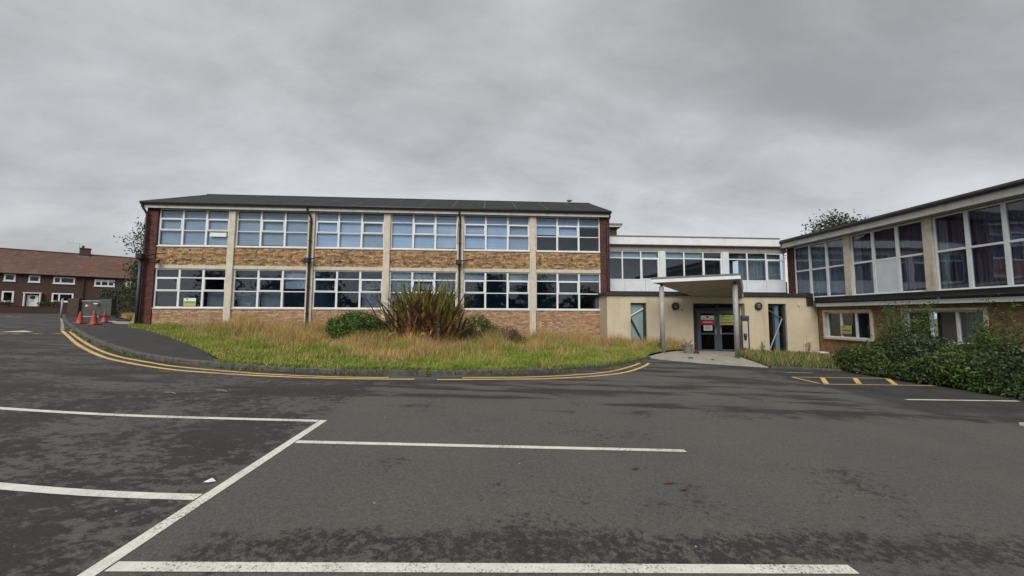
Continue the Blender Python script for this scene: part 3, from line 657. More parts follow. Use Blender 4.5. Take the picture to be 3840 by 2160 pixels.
ob('ceiling', MB(T_LINK).box(6.66, 17.9, .26, 6, 5.55, 5.66), 'inner', LB)
ob('rear_wall', MB(T_LINK).box(6.66, 17.9, 5.0, 5.2, 2.97, 5.55), 'inner', LB)
# flat roofed stair tower that shows behind
TW = thing('stair_tower', (8.3, 30, 0), 'brown brick stair tower with white edged flat roof behind the link', 'building')
ob('wall', MB().box(6.4, 9.94, 28, 32, 0, 8.42), 'brown_brick', TW); ob('roof_edge', MB().box(6.2, 10.22, 27.7, 32.3, 8.42, 8.55), 'fascia', TW); ob('roof', MB().box(6.15, 10.28, 27.65, 32.35, 8.55, 8.68), 'lead', TW)

# ------------------------------------------------------------------ entrance block
EB = thing('entrance_block', (11.8, 20, -.4), 'single storey cream rendered entrance block with slit windows and dark coping', 'building')
def wall_run(T, segs, z0, z1, d=.3, name='wall'):
    for a, b in segs: ob(name, MB(T).box(a, b, 0, d, z0, z1), 'render', EB)
wall_run(T_ENT, [(6.09, 7.33), (8.18, 10.68), (13.50, 14.79), (15.80, 17.55)], -1.1, 2.60)
wall_run(T_ENT, [(7.33, 8.18), (14.79, 15.80)], 2.22, 2.60)
wall_run(T_ENT, [(10.68, 13.50)], 2.22, 2.60)
wall_run(T_ENT, [(7.33, 8.18)], -1.1, -.12); wall_run(T_ENT, [(14.79, 15.80)], -1.1, -.40)
ob('side_wall', MB().box(6.09, 6.35, 19.1, 20.9, -1.1, 2.6), 'render', EB)
for x in (10.68, 13.45): ob('door_reveal', MB().box(x, x+.05, 19.1, 19.3, -1.1, 2.22), 'render', EB)
ob('coping', MB(T_ENT).cbox(5.99, 17.2, -.10, 2.3, 2.60, 2.77, .01), 'dark_frame', EB)
ob('coping_step', MB(T_ENT).box(16.95, 17.25, -.11, .35, 2.15, 2.775), 'black', EB)
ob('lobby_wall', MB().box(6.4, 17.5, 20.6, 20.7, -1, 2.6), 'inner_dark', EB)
# left slit window: frosted, with a cranked bar
def slit(a, b, z0, z1, left):
    fr = MB(T_ENT); fr.box(a, a+.05, .12, .28, z0, z1); fr.box(b-.12, b, .10, .28, z0, z1); fr.box(a+.05, b-.12, .12, .28, z1-.06, z1); fr.box(a+.05, b-.12, .12, .28, z0, z0+.05)
    w = ob('slit_window', fr, 'dark_frame', EB)
    def bar(u0, z0_, u1, z1_, m, r=.03, y=.13): ob('bar', MB(T_ENT).tube([(u0, y, z0_), (u1, y, z1_)], r, 6), m, w)
    if left:
        ob('pane', MB(T_ENT).box(a+.05, b-.12, .20, .22, z0+.05, z1-.06), 'frost', w)
        bar(a+.04, z1-.68, b-.10, z1-.28, 'upvc', .026); bar(a+.03, z1-.78, b-.06, z0+.10, 'dark_frame', .045)
    else:
        ob('pane', MB(T_ENT).box(a+.05, b-.12, .20, .206, z0+.05, z1-.06), 'glass', w)
        ob('mullion', MB(T_ENT).box(a+.52, a+.74, .22, .36, z0+.05, z1-.08), 'frost', w)
        bar(a+.05, z1-.30, b-.16, z1-.80, 'lead', .026); bar(b-.16, z1-.80, a+.12, z0+.25, 'steel', .03)
        ob('red_curtain', MB(T_ENT).box(a+.06, a+.22, .45, .5, z0, z1), 'red_mortar', w)
slit(7.33, 8.18, -.12, 2.22, True); slit(14.79, 15.80, -.40, 2.22, False)
# doors
DY = 19.18
DS = ob('door_frame', MB().box(10.74, 10.98, DY, DY+.1, -.45, 2.22).box(10.98, 11.10, DY-.01, DY+.1, -.45, 1.86).box(13.36, 13.45, DY, DY+.1, -.45, 2.22).box(10.98, 13.36, DY-.004, DY+.1, 1.86, 1.97).box(10.98, 13.36, DY, DY+.1, 2.14, 2.22).box(12.16, 12.26, DY, DY+.1, 1.97, 2.14), 'dark_frame', EB)
for a, b in ((10.98, 12.16), (12.26, 13.36)): ob('fanlight', MB().box(a, b, DY+.04, DY+.05, 1.97, 2.14), 'glass_dark', DS)
ob('threshold', MB().box(10.74, 13.45, DY-.03, DY+.1, -.52, -.45), 'lead', DS)
for a, b, h in ((11.10, 12.235, 12.10), (12.245, 13.36, 12.38)):
    lf = MB(); w = .20
    lf.cbox(a, a+w, DY+.005, DY+.07, -.44, 1.85); lf.cbox(b-w, b, DY+.005, DY+.07, -.44, 1.85); lf.cbox(a+w, b-w, DY+.007, DY+.07, -.44, -.22); lf.cbox(a+w, b-w, DY+.007, DY+.07, 1.68, 1.85); lf.cbox(a+w, b-w, DY+.007, DY+.07, .58, .66)
    d = ob('door_leaf', lf, 'door', EB)
    ob('pane', MB().box(a+w, b-w, DY+.04, DY+.046, -.22, .58), 'glass_dark', d); ob('pane', MB().box(a+w, b-w, DY+.04, DY+.046, .66, 1.68), 'glass_dark', d)
    ob('handle', MB().tube([(h, DY-.04, .55), (h, DY-.05, .72), (h, DY-.04, .92)], .016, 8).box(h-.03, h+.03, DY-.01, DY+.006, .6, .85), 'steel', d)
# bulkhead lamps
for x, z, lb in ((9.71, 2.06, 'round black bulkhead lamp on the cream wall left of the doors'), (14.23, 2.09, 'round black bulkhead lamp on the cream wall right of the doors')):
    t = thing('wall_lamp', (x, 18.8, z), lb, 'wall lamp', 'round wall lamps by the entrance')
    ob('rim', MB().lathe([(.17, 0), (.20, .03), (.20, .08), (.16, .12), (.13, .125), (.125, .09)], (x, 18.8, z), 28, 'y'), 'rubber', t, smooth=True)
    ob('lens', MB().lathe([(.124, .085), (.10, .115), (.05, .128), (.01, .13)], (x, 18.8, z), 20, 'y'), 'lead', t, smooth=True)
    ob('eyelid', MB().box(x-.12, x+.12, 18.655, 18.675, z+.02, z+.05), 'rubber', t)
tag(ob('alarm_box', MB().cbox(10.03, 10.12, 18.76, 18.80, 1.80, 1.92, .01), 'soffit'), 'tiny beige sensor box on the cream wall beside the left lamp', 'sensor')
tag(ob('alarm_box', MB().cbox(16.45, 16.56, 18.75, 18.80, 2.10, 2.26, .01), 'concrete'), 'small grey box high on the cream wall near the corner', 'sensor')
# notices on the doors: flat print
def notice(name, loc, label, cat, blocks, T=None):
    t = thing(name, loc, label, cat)
    for nm, (x0, x1, y, z0, z1, m) in blocks: ob(nm, MB(T).box(x0, x1, y, y+.003, z0, z1), m, t)
    return t
y = DY-.012
bl = [('sheet', (11.30, 12.03, y, 1.36, 1.58, 'paper')), ('red_sheet', (11.28, 12.05, y, 1.08, 1.357, 'notice_red')), ('emblem', (11.60, 11.72, y-.004, 1.45, 1.54, 'ink'))]
for k in range(4): bl.append(('text_line', (11.36+.02*k, 11.95-.03*(k % 2), y-.004, 1.10+.045*k, 1.118+.045*k, 'ink' if k in (0, 1) else 'paper')))
bl += [('text_line', (11.36, 11.56, y-.004, 1.40, 1.42, 'ink')), ('text_line', (11.76, 11.98, y-.004, 1.40, 1.42, 'ink'))]
notice('door_notice', (11.66, y, 1.08), 'red and white warning notice on the left door leaf', 'notice', bl)
bl = [('sheet', (11.44, 11.92, y, .78, 1.06, 'paper'))]+[('text_line', (11.50, 11.86-.05*(k % 3), y-.004, .84+.04*k, .855+.04*k, 'metal_green')) for k in range(5)]
notice('door_notice', (11.68, y, .78), 'white paper notice below the red one on the left door', 'notice', bl)
bl = [('sheet', (12.33, 13.10, y, 1.40, 1.62, 'notice_green')), ('banner', (12.33, 13.10, y, 1.24, 1.397, 'notice_green')), ('footer', (12.33, 13.10, y, 1.08, 1.237, 'notice_tan')), ('emblem', (12.52, 12.60, y-.004, 1.50, 1.58, 'ink'))]
bl += [('text_line', (12.44, 13.0, y-.004, 1.33, 1.36, 'metal_green')), ('text_line', (12.40, 13.04, y-.004, 1.19, 1.225, 'ink')), ('text_line', (12.66, 13.0, y-.004, 1.52, 1.54, 'ink'))]
notice('door_notice', (12.7, y, 1.08), 'green and yellow notice on the right door leaf', 'notice', bl)
# notices inside school windows
def win_notice(T, u0, u1, z0, z1, y, top, low, foot, label):
    bl = [('sheet', (u0, u1, y, z0+(z1-z0)*.62, z1, top)), ('banner', (u0, u1, y, z0+(z1-z0)*.18, z0+(z1-z0)*.615, low)), ('footer', (u0, u1, y, z0, z0+(z1-z0)*.175, foot)),
          ('emblem', (u0+(u1-u0)*.22, u0+(u1-u0)*.34, y-.004, z0+(z1-z0)*.78, z0+(z1-z0)*.92, 'ink')), ('text_line', (u0+(u1-u0)*.12, u0+(u1-u0)*.88, y-.004, z0+(z1-z0)*.46, z0+(z1-z0)*.54, 'metal_green'))]
    p = T @ Vector(((u0+u1)/2, y, z0)); return notice('window_notice', tuple(p), label, 'notice', bl, T)
win_notice(T_MAIN, -15.62, -15.02, 1.95, 2.36, .028, 'paper', 'notice_green', 'notice_yellow', 'lime green notice in the lower left window of the classroom block')
tag(ob('window_sticker', MB(T_MAIN).box(-14.55, -13.72, .024, .027, 5.58, 5.79), 'paper'), 'plain white strip stuck inside an upper left window pane', 'sticker')

# canopy
CN = thing('entrance_canopy', (10.4, 17.2, -.3), 'white edged entrance canopy with sloping roof on two grey posts', 'canopy')
FL, FR, BR, BL_ = (7.62, 16.9, 3.10), (11.08, 15.6, 3.20), (13.38, 18.69, 2.80), (10.57, 18.69, 2.80)
mb = MB(); q = [FL, FR, BR, BL_]
mb.add([(x, y, z) for x, y, z in q]+[(x, y, z+.17) for x, y, z in q], [(0, 1, 5, 4), (1, 2, 6, 5), (2, 3, 7, 6), (3, 0, 4, 7)]); 
mb = MB(); cx, cy = 10.6, 17.4
def inset(p, s, dz): return (cx+(p[0]-cx)*s, cy+(p[1]-cy)*s, p[2]+dz)
mb.add([inset(p, 1, 0) for p in q]+[inset(p, 1, .16) for p in q]+[inset(p, .97, 0) for p in q]+[inset(p, .97, .16) for p in q],
       [(0, 1, 5, 4), (1, 2, 6, 5), (2, 3, 7, 6), (3, 0, 4, 7), (0, 8, 9, 1), (1, 9, 10, 2), (2, 10, 11, 3), (3, 11, 8, 0), (4, 5, 13, 12), (5, 6, 14, 13), (6, 7, 15, 14), (7, 4, 12, 15)])
ob('fascia', mb, 'upvc', CN)
mb = MB(); z2 = [inset(p, .969, .012) for p in q]; z2[2] = (z2[2][0], z2[2][1], 2.58); z2[3] = (z2[3][0], z2[3][1], 2.58)
mb.add(z2+[(a, b, c+.05) for a, b, c in z2], [(3, 2, 1, 0), (4, 5, 6, 7), (0, 1, 5, 4), (1, 2, 6, 5), (2, 3, 7, 6), (3, 0, 4, 7)]); ob('soffit', mb, 'soffit', CN)
mb = MB(); z3 = [inset(p, 1.012, .165) for p in q]
mb.add(z3+[(a, b, c+.08) for a, b, c in z3], [(3, 2, 1, 0), (4, 5, 6, 7), (0, 1, 5, 4), (1, 2, 6, 5), (2, 3, 7, 6), (3, 0, 4, 7)]); ob('roof', mb, 'lead', CN)
mb = MB(); mb.prism([BL_[:2], BR[:2], (13.38, 18.79), (10.57, 18.79)], 2.56, 2.95); ob('wall_plate', mb, 'soffit', CN)
for x, y, zt in ((8.16, 17.03, 3.03), (11.16, 16.13, 3.08)):
    zb = RZ(x, y)+.02
    ob('post', MB().tube([(x, y, zb), (x, y, zt-.10)], .11, 16), 'steel', CN, smooth=True)
    ob('post_head', MB().tube([(x, y, zt-.10), (x, y, zt+.06)], .05, 12), 'black', CN)
    ob('base_plate', MB().box(x-.14, x+.14, y-.14, y+.14, zb-.02, zb+.015), 'lead', CN)

# intercom stand
IS = thing('intercom_stand', (13.24, 18.5, -.4), 'navy framed intercom stand beside the entrance doors', 'intercom')
zb = RZ(13.24, 18.5)+.02
for x in (13.07, 13.42): ob('post', MB().box(x-.025, x+.025, 18.45, 18.5, zb, 1.5), 'blue', IS)
ob('header', MB().box(13.04, 13.45, 18.43, 18.51, 1.34, 1.58), 'blue', IS); ob('header_strip', MB().box(13.07, 13.42, 18.425, 18.429, 1.50, 1.54), 'lead', IS)
ob('back_panel', MB().box(13.096, 13.394, 18.48, 18.5, zb+.3, 1.34), 'render', IS)
for z, s in ((.57, .08), (.40, .055)): ob('call_unit', MB().cbox(13.23-s, 13.23+s, 18.42, 18.48, z-s*1.1, z+s*1.1, .015), 'black', IS)
ob('speaker_grille', MB().lathe([(.04, 0), (.04, .01), (.01, .012)], (13.23, 18.42, .58), 12, 'y'), 'lead', IS)

# ------------------------------------------------------------------ hall wing
HW = thing('hall_wing', (21, 12, -.5), 'right hand hall wing with tall white windows above a dark skirt roof', 'building')
bays = [(-20.55, -17.46), (-17.12, -14.03), (-13.69, -10.60), (-10.26, -7.17), (-6.83, -3.74), (-3.4, -.3)]
for i, (a, b) in enumerate(bays):
    w = (b-a)/3
    W = window(HW, T_WING, a, b, 2.60, 5.58, (a+w, a+2*w), (4.16,), fw=.06, mw=.13, tw=.085, solid=((1, 0),) if i == 1 else ())
    ob('window_sill', MB(T_WING).box(a-.02, b+.02, -.05, .2, 2.54, 2.598), 'upvc', HW)
    curtain(W, T_WING, a+.05, b-.05, 2.62 if i else 2.62, 5.5, .22, 'curtain' if i != 0 else 'curtain_grey', i, 16)
    curtain(W, T_WING, a+.08, a+.4, 2.62, 5.4, .13, 'curtain_grey', i+20, 3)
    if i < len(bays)-1: ob('pilaster', MB(T_WING).cbox(b, bays[i+1][0], -.06, .25, 2.54, 5.6, .012), 'concrete', HW)
bricks('brick_pier', T_WING @ shift(0, -.03), -21.0, -20.55, 2.3, 5.6, 'red_brick', HW, 91, mort='red_mortar')
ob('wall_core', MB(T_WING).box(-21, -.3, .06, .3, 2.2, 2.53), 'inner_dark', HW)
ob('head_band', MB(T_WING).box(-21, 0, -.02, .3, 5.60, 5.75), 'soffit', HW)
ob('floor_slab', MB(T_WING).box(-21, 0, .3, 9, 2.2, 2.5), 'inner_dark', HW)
ob('rear_wall', MB(T_WING).box(-21, 0, 5.0, 5.2, 2.5, 5.75), 'inner', HW); ob('ceiling', MB(T_WING).box(-21, 0, .3, 9, 5.76, 5.8), 'inner', HW)
ob('end_wall', MB(T_WING).box(-21.3, -21.05, .3, 9, -.9, 5.75), 'red_brick', HW); ob('end_wall', MB(T_WING).box(0, .3, 0, 9, -.9, 5.75), 'red_brick', HW)
ob('fascia_board', MB(T_WING).box(-21.0, .5, -.50, -.44, 5.60, 5.87), 'fascia', HW); ob('soffit', MB(T_WING).box(-21, .5, -.44, -.021, 5.60, 5.62), 'soffit', HW)
ob('gutter', MB(T_WING).tube([(-21.15, -.57, 5.95), (.55, -.57, 5.95)], .095, 10), 'black', HW, smooth=True)
mb = MB(T_WING); mb.add([(-21.2, -.58, 5.96), (.55, -.58, 5.96), (.55, 4.5, 7.0), (-21.2, 4.5, 7.0), (-21.2, 9.6, 5.96), (.55, 9.6, 5.96), (-21.2, -.58, 6.06), (.55, -.58, 6.06), (.55, 4.5, 7.1), (-21.2, 4.5, 7.1), (-21.2, 9.6, 6.06), (.55, 9.6, 6.06)],
   [(0, 3, 2, 1), (3, 4, 5, 2), (6, 7, 8, 9), (9, 8, 11, 10), (0, 1, 7, 6), (4, 10, 11, 5), (0, 6, 9, 3), (3, 9, 10, 4), (1, 2, 8, 7), (2, 5, 11, 8)]); ob('roof', mb, 'roof', HW)
# skirt roof and lower storey
ob('skirt_fascia', MB(T_WING).box(-18.55, .4, -.70, -.62, 2.24, 2.50), 'black', HW)
mb = MB(T_WING); mb.add([(-18.55, -.72, 2.555), (.4, -.72, 2.555), (.4, -.02, 2.535), (-18.55, -.02, 2.535), (-18.55, -.72, 2.502), (.4, -.72, 2.502), (.4, -.02, 2.44), (-18.55, -.02, 2.44)], [(0, 1, 2, 3), (7, 6, 5, 4), (0, 4, 5, 1), (3, 2, 6, 7), (0, 3, 7, 4), (1, 5, 6, 2)]); ob('skirt_roof', mb, 'black', HW)
ob('skirt_trim', MB(T_WING).box(-18.5, .4, -.68, -.34, 2.07, 2.235), 'upvc', HW)
ob('skirt_gutter', MB(T_WING).tube([(-18.5, -.76, 2.33), (.4, -.76, 2.33)], .05, 8), 'black', HW, smooth=True)
LW = [(-18.45, -15.95), (-14.72, -12.0)]
segs = [(-18.8, LW[0][0]), (LW[0][1], LW[1][0]), (LW[1][1], 0.)]
for k, (a, b) in enumerate(segs): bricks('brickwork', T_WLOW, a, b, -1.2, 2.09, 'tan_wall', HW, 95+k, proud=.006)
for k, (a, b) in enumerate(LW):
    z0, z1 = (.40, 1.88) if k == 0 else (.45, 1.90)
    bricks('brickwork', T_WLOW, a, b, -1.2, z0, 'tan_wall', HW, 105+k, proud=.006); bricks('brickwork', T_WLOW, a, b, z1, 2.09, 'tan_wall', HW, 110+k, proud=.006)
    fr = MB(T_WLOW); t_ = .10
    fr.cbox(a, a+t_, -.10, .22, z0, z1, .01); fr.cbox(b-t_, b, -.10, .22, z0, z1, .01); fr.cbox(a+t_, b-t_, -.10, .22, z1-t_, z1, .01); fr.cbox(a+t_, b-t_, -.12, .22, z0, z0+t_, .01)
    ob('window_surround', fr, 'concrete', HW)
    a1, b1 = a+t_, b-t_; w = (b1-a1)/3
    W = window(HW, T_WLOW, a1, b1, z0+t_, z1-t_, (a1+w, a1+2*w), (), fw=.06, mw=.10, d0=.06, name='window')
    ob('room_back', MB(T_WLOW).box(a1-.6, b1+.6, 2.2, 2.3, z0-.5, z1+.2), 'inner', W)
    ob('room_ceiling', MB(T_WLOW).box(a1-.6, b1+.6, .3, 2.2, z1+.15, z1+.2), 'inner', W); ob('room_floor', MB(T_WLOW).box(a1-.6, b1+.6, .3, 2.2, z0-.5, z0-.45), 'inner_dark', W)
    if k: curtain(W, T_WLOW, a1+2*w+.05, b1-.05, z0+t_, z1-t_, .35, 'curtain_grey', 7, 5)
win_notice(T_WLOW, -17.60, -17.06, .62, 1.12, .055, 'notice_yellow', 'notice_green', 'notice_purple', 'yellow notice in the lower window of the right hand wing')

# ------------------------------------------------------------------ brick terrace of houses up the road
HA = Vector((-57.33, 46.98, 0)); hd = Vector((.8, .6, 0)); hn = Vector((-.6, .8, 0))
T_H = Matrix(((.8, -.6, 0, HA.x), (.6, .8, 0, HA.y), (0, 0, 1, 0), (0, 0, 0, 1)))
def hp(s, v, z): p = T_H @ Vector((s, v, z)); return (p.x, p.y, p.z)
def house(s0, s1, label, wins, door, chim):
    h = thing('terraced_house', hp((s0+s1)/2, 4, 1.5), label, 'house', 'brick terrace up the road')
    ob('wall', MB(T_H).box(s0, s1, 0, 8, 1.2, 6.45), 'brown_brick', h)
    mb = MB(T_H); mb.add([(s0, -.35, 6.36), (s1, -.35, 6.36), (s1, 4, 9.55), (s0, 4, 9.55), (s0, 8.35, 6.36), (s1, 8.35, 6.36), (s0, -.35, 6.26), (s1, -.35, 6.26), (s1, 4, 9.42), (s0, 4, 9.42), (s0, 8.35, 6.26), (s1, 8.35, 6.26)],
        [(0, 1, 2, 3), (3, 2, 5, 4), (9, 8, 7, 6), (10, 11, 8, 9), (0, 6, 7, 1), (4, 5, 11, 10), (0, 3, 9, 6), (3, 4, 10, 9), (1, 7, 8, 2), (2, 8, 11, 5)])
    R = ob('roof', mb, 'tile', h)
    for k in range(1, 14):        # tile courses: each a thin stepped strip
        t = k/14; v = -.35+4.35*t; z = 6.36+3.19*t
        ob('tile_course', MB(T_H).add([(s0, v-.02, z-.008), (s1, v-.02, z-.008), (s1, v+.30, z+.225), (s0, v+.30, z+.225), (s0, v-.02, z+.022), (s1, v-.02, z+.022)], [(4, 5, 2, 3), (0, 1, 5, 4), (0, 4, 3), (1, 2, 5)]), 'tile', R)
    ob('ridge_tile', MB(T_H).tube([(s0, 4, 9.57), (s1, 4, 9.57)], .11, 8), 'brown_brick', R)
    if chim is not None:
        ob('chimney', MB(T_H).box(chim-.45, chim+.45, 3.6, 4.4, 8.8, 10.3).box(chim-.5, chim+.5, 3.55, 4.45, 10.3, 10.42), 'brown_brick', R)
        for d in (-.22,): ob('chimney_pot', MB(T_H).lathe([(.14, 0), (.11, .3), (.13, .34)], (chim+d, 4, 10.42), 10), 'brown_brick', R)
        ob('flashing', MB(T_H).box(chim-.55, chim+.55, 3.35, 3.62, 9.1, 9.3), 'lead', R)
    ob('gutter', MB(T_H).tube([(s0, -.42, 6.28), (s1, -.42, 6.28)], .07, 8), 'black', h)
    for (a, b, z0, z1, cols, rows) in wins:
        w = window(h, T_H, a, b, z0, z1, cols, rows, fw=.14, mw=.13, tw=.1, d0=-.05, depth=.08, frame='house_white', glass='glass_dark')
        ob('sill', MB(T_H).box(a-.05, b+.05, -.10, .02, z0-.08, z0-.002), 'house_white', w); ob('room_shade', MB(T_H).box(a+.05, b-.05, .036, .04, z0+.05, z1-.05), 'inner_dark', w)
    if door:
        a, b, z0, z1 = door
        d = ob('door', MB(T_H).box(a+.22, b-.22, -.06, .02, z0, z1-.2), 'house_white', h)
        ob('porch_frame', MB(T_H).box(a, a+.1, -.4, .02, z0, z1).box(b-.1, b, -.4, .02, z0, z1).box(a-.05, b+.05, -.45, .02, z1, z1+.1), 'house_white', h)
        ob('fanlight', MB(T_H).lathe([(.22, 0), (.22, .012), (.01, .014)], ((a+b)/2, -.06, z1-.5), 12, 'y'), 'ink', d); ob('letterbox', MB(T_H).box((a+b)/2-.12, (a+b)/2+.12, -.075, -.062, z0+.85, z0+.92), 'ink', d)
    return h
house(-8.5, 0.05, 'brown brick terraced house cut off by the left edge', [(-3.0, -1.6, 5.3, 6.1, (-2.4,), ()), (-3.0, -1.6, 3.0, 4.1, (-2.4,), ())], None, None)
house(0.05, 6.6, 'brown brick terraced house with a white front door and two storeys of white windows', [(.32, 1.18, 5.36, 6.2, (), ()), (2.13, 3.03, 5.33, 6.14, (), ()), (4.05, 5.84, 5.28, 6.10, (4.65,), ()), (.30, 1.18, 2.9, 4.15, (), ()), (4.05, 5.82, 3.0, 4.07, (4.65,), ())], (1.95, 3.25, 2.15, 3.95), 5.85)
house(6.6, 13.6, 'brown brick terraced house at the right end of the row, half behind the hedge', [(7.5, 9.33, 5.13, 6.0, (8.1, 8.72), (5.75,)), (10.34, 11.2, 5.14, 5.95, (10.77,), ())], None, None)
tag(ob('rainwater_pipe', MB(T_H).tube([(6.6, -.12, 1.6), (6.6, -.12, 6.25)], .06, 8), 'black'), 'dark rainwater pipe between two brick terraced houses', 'pipe')
AE = thing('tv_aerial', hp(5.35, 4, 9.6), 'thin television aerial beside the chimney of the terraced house', 'aerial')
ob('mast', MB(T_H).tube([(5.3, 4, 9.5), (5.3, 4, 11.1)], .02, 6), 'grey_post', AE); ob('boom', MB(T_H).tube([(4.1, 4, 11.0), (5.4, 4, 11.02)], .018, 6), 'grey_post', AE)
for k in range(6): ob('element', MB(T_H).tube([(4.2+k*.2, 3.75, 11.0), (4.2+k*.2, 4.25, 11.0)], .01, 4), 'grey_post', AE)
GW = tag(ob('garden_wall', MB(T_H).box(-9, 6.3, -3.2, -3.0, 1.1, 2.30).box(-9, 6.3, -3.23, -2.97, 2.302, 2.36), 'red_mortar'), 'low dark red brick garden wall in front of the terraced houses', 'wall')
# bricked gateway and metal gate at the end of the pavement
GP = thing('gateway', (-31, 31.6, 1.2), 'grey green metal gate between two dark piers past the cones', 'gate')
gz = RZ(-31, 31.6)+.09
ob('brick_pier', MB().cbox(-33.3, -32.45, 31.5, 32.0, gz-.1, 2.75, .02), 'brown_brick', GP); ob('concrete_pier', MB().cbox(-31.0, -30.1, 31.6, 32.0, gz+.1, 2.72, .02), 'metal_green', GP)
g = ob('gate_leaf', MB().box(-32.4, -31.05, 31.70, 31.74, gz+.06, 2.58), 'metal_green', GP)
ob('gate_rail', MB().box(-32.42, -31.03, 31.67, 31.70, 2.52, 2.60).box(-32.42, -31.03, 31.67, 31.70, gz+.04, gz+.12), 'grey_post', g)
ob('sign_plate', MB().box(-31.95, -31.72, 31.68, 31.69, 2.05, 2.25), 'notice_red', g); ob('sign_plate', MB().box(-32.1, -31.97, 31.68, 31.69, 2.1, 2.25), 'paper', g); ob('top_light', MB().box(-31.25, -30.95, 31.4, 31.6, 2.3, 2.38), 'panel', GP)
tag(ob('steel_post', MB().tube([(-33.45, 31.3, gz-.1), (-33.45, 31.3, 2.72)], .06, 10), 'grey_post', smooth=True), 'slim pale grey steel post left of the metal gate', 'post')

# ------------------------------------------------------------------ traffic cones, litter, planter
def cone(x, y, h, label, extra=False):
    z = RZ(x, y)+.106; t = thing('traffic_cone', (x, y, z), label, 'traffic cone', 'cones on the pavement')
    ob('base', MB().cbox(x-.21, x+.21, y-.21, y+.21, z, z+.045, .02), 'cone', t)
    ob('body', MB().lathe([(.165, .045), (.15, .06), (.115, h*.38), (.075, h*.68), (.045, h*.94), (.035, h)], (x, y, z), 20), 'cone', t, smooth=True)
    ob('rim_ring', MB().lathe([(.045, h-.03), (.05, h-.015), (.04, h)], (x, y, z), 14), 'cone', t)
    if extra: ob('strap', MB().lathe([(.105, h*.48), (.10, h*.62)], (x, y, z), 16), 'rubber', t); ob('loose_end', MB().box(x+.08, x+.55, y-.02, y+.02, z+h*.5, z+h*.62), 'rubber', t)
cone(-21.9, 21.4, .66, 'leftmost orange red traffic cone, in front of the green gate')
cone(-20.45, 20.65, .76, 'tallest and nearest orange red traffic cone in the middle of three')
cone(-22.4, 23.2, .68, 'rightmost orange red traffic cone with a black strap round it', True)
rr = random.Random(8)
def rock(x, y, s, h, label, m='stone', zoff=.1):
    bm = bmesh.new(); bmesh.ops.create_icosphere(bm, subdivisions=2, radius=1); 
    for v in bm.verts:
        k = 1+rr.uniform(-.16, .16); v.co = Vector((v.co.x*s*k, v.co.y*s*.8*k, max(-.2*h, v.co.z*h*k)))
    mb = MB(); mb.v = [(v.co.x+x, v.co.y+y, v.co.z+RZ(x, y)+zoff+.15*h) for v in bm.verts]; mb.f = [tuple(v.index for v in f.verts) for f in bm.faces]; bm.free()
    tag(ob('rubble_stone', mb, m), label, 'stone')
rock(-22.6, 25.4, .24, .42, 'upright pale stone among the rubble right of the cones', 'stone'); rock(-22.2, 25.55, .28, .2, 'low grey rubble lump beside the pale stone', 'stone')
rock(-21.6, 25.6, .5, .18, 'flat dark rubble slab close to the corner of the block', 'rubber'); rock(-23.2, 25.2, .35, .12, 'flat dark rubble piece behind the rightmost cone', 'rubber')
mb = MB(); mb.add([(-2.40, 3.41, .004), (-2.345, 3.385, .012), (-2.31, 3.43, .004), (-2.36, 3.455, .02), (-2.355, 3.42, .016)], [(0, 1, 4), (1, 2, 4), (2, 3, 4), (3, 0, 4), (0, 3, 2, 1)])
mb.v = [(x, y, z+RZ(x, y)+.004) for x, y, z in mb.v]; tag(ob('paper_scrap', mb, 'paper'), 'crumpled white paper scrap by the long white bay line', 'litter')
for k, (x, y, lb) in enumerate(((1.52, 3.86, 'small brown leaf on the asphalt right of the nearest bay'), (1.71, 3.54, 'dark damp leaf nearer the camera, left of its pair'), (1.80, 3.42, 'dark damp leaf nearest the camera, right of its pair'))):
    z = RZ(x, y)+.006; mb = MB(); mb.add([(x-.05, y, z), (x, y-.022, z+.012), (x+.055, y+.01, z+.004), (x+.005, y+.03, z+.018)], [(0, 1, 2, 3)]); tag(ob('fallen_leaf', mb, 'leaf_brown'), lb, 'leaf')
for x, y, lb in ((-5.16, 6.49, 'thin pale straw lying on the asphalt, left of two'), (-4.55, 6.75, 'thin pale straw lying on the asphalt, right of two')):
    z = RZ(x, y)+.008; tag(ob('straw', MB().tube([(x-.12, y+.05, z), (x, y, z+.01), (x+.13, y-.06, z)], .006, 5), 'slab'), lb, 'litter')
PT = thing('planter', (9.45, 17.2, RZ(9.45, 17.2)+.03), 'grey plastic planter with dead twigs left of the doors', 'planter'); pz = RZ(9.45, 17.2)+.028
ob('pot', MB().lathe([(.17, 0), (.21, .36), (.235, .37), (.235, .42), (.21, .42), (.20, .38), (.02, .37)], (9.45, 17.2, pz), 20), 'pot', PT, smooth=False)
for k in range(7):
    a = rr.uniform(0, 6.28); ob('twig', MB().tube([(9.45, 17.2, pz+.36), (9.45+.12*math.cos(a), 17.2+.12*math.sin(a), pz+.5), (9.45+.26*math.cos(a), 17.2+.2*math.sin(a), pz+rr.uniform(.55, .75))], [.012, .008, .004], 5), 'leaf_brown', PT)
rock(9.95, 17.35, .14, .14, 'small brown rock beside the grey planter', 'bark', .03); rock(8.3, 14.9, .11, .05, 'dark clump of moss on the entrance path near its left edge', 'leaf_dark', .03); rock(9.05, 14.6, .07, .04, 'small dark clump of moss on the entrance path', 'leaf_dark', .03)
tag(ob('white_block', MB().cbox(17.02, 17.5, 18.2, 18.6, RZ(17.2, 18.4)+.05, RZ(17.2, 18.4)+.27, .03), 'paper'), 'low white block at the foot of the cream wall by the wing', 'block')

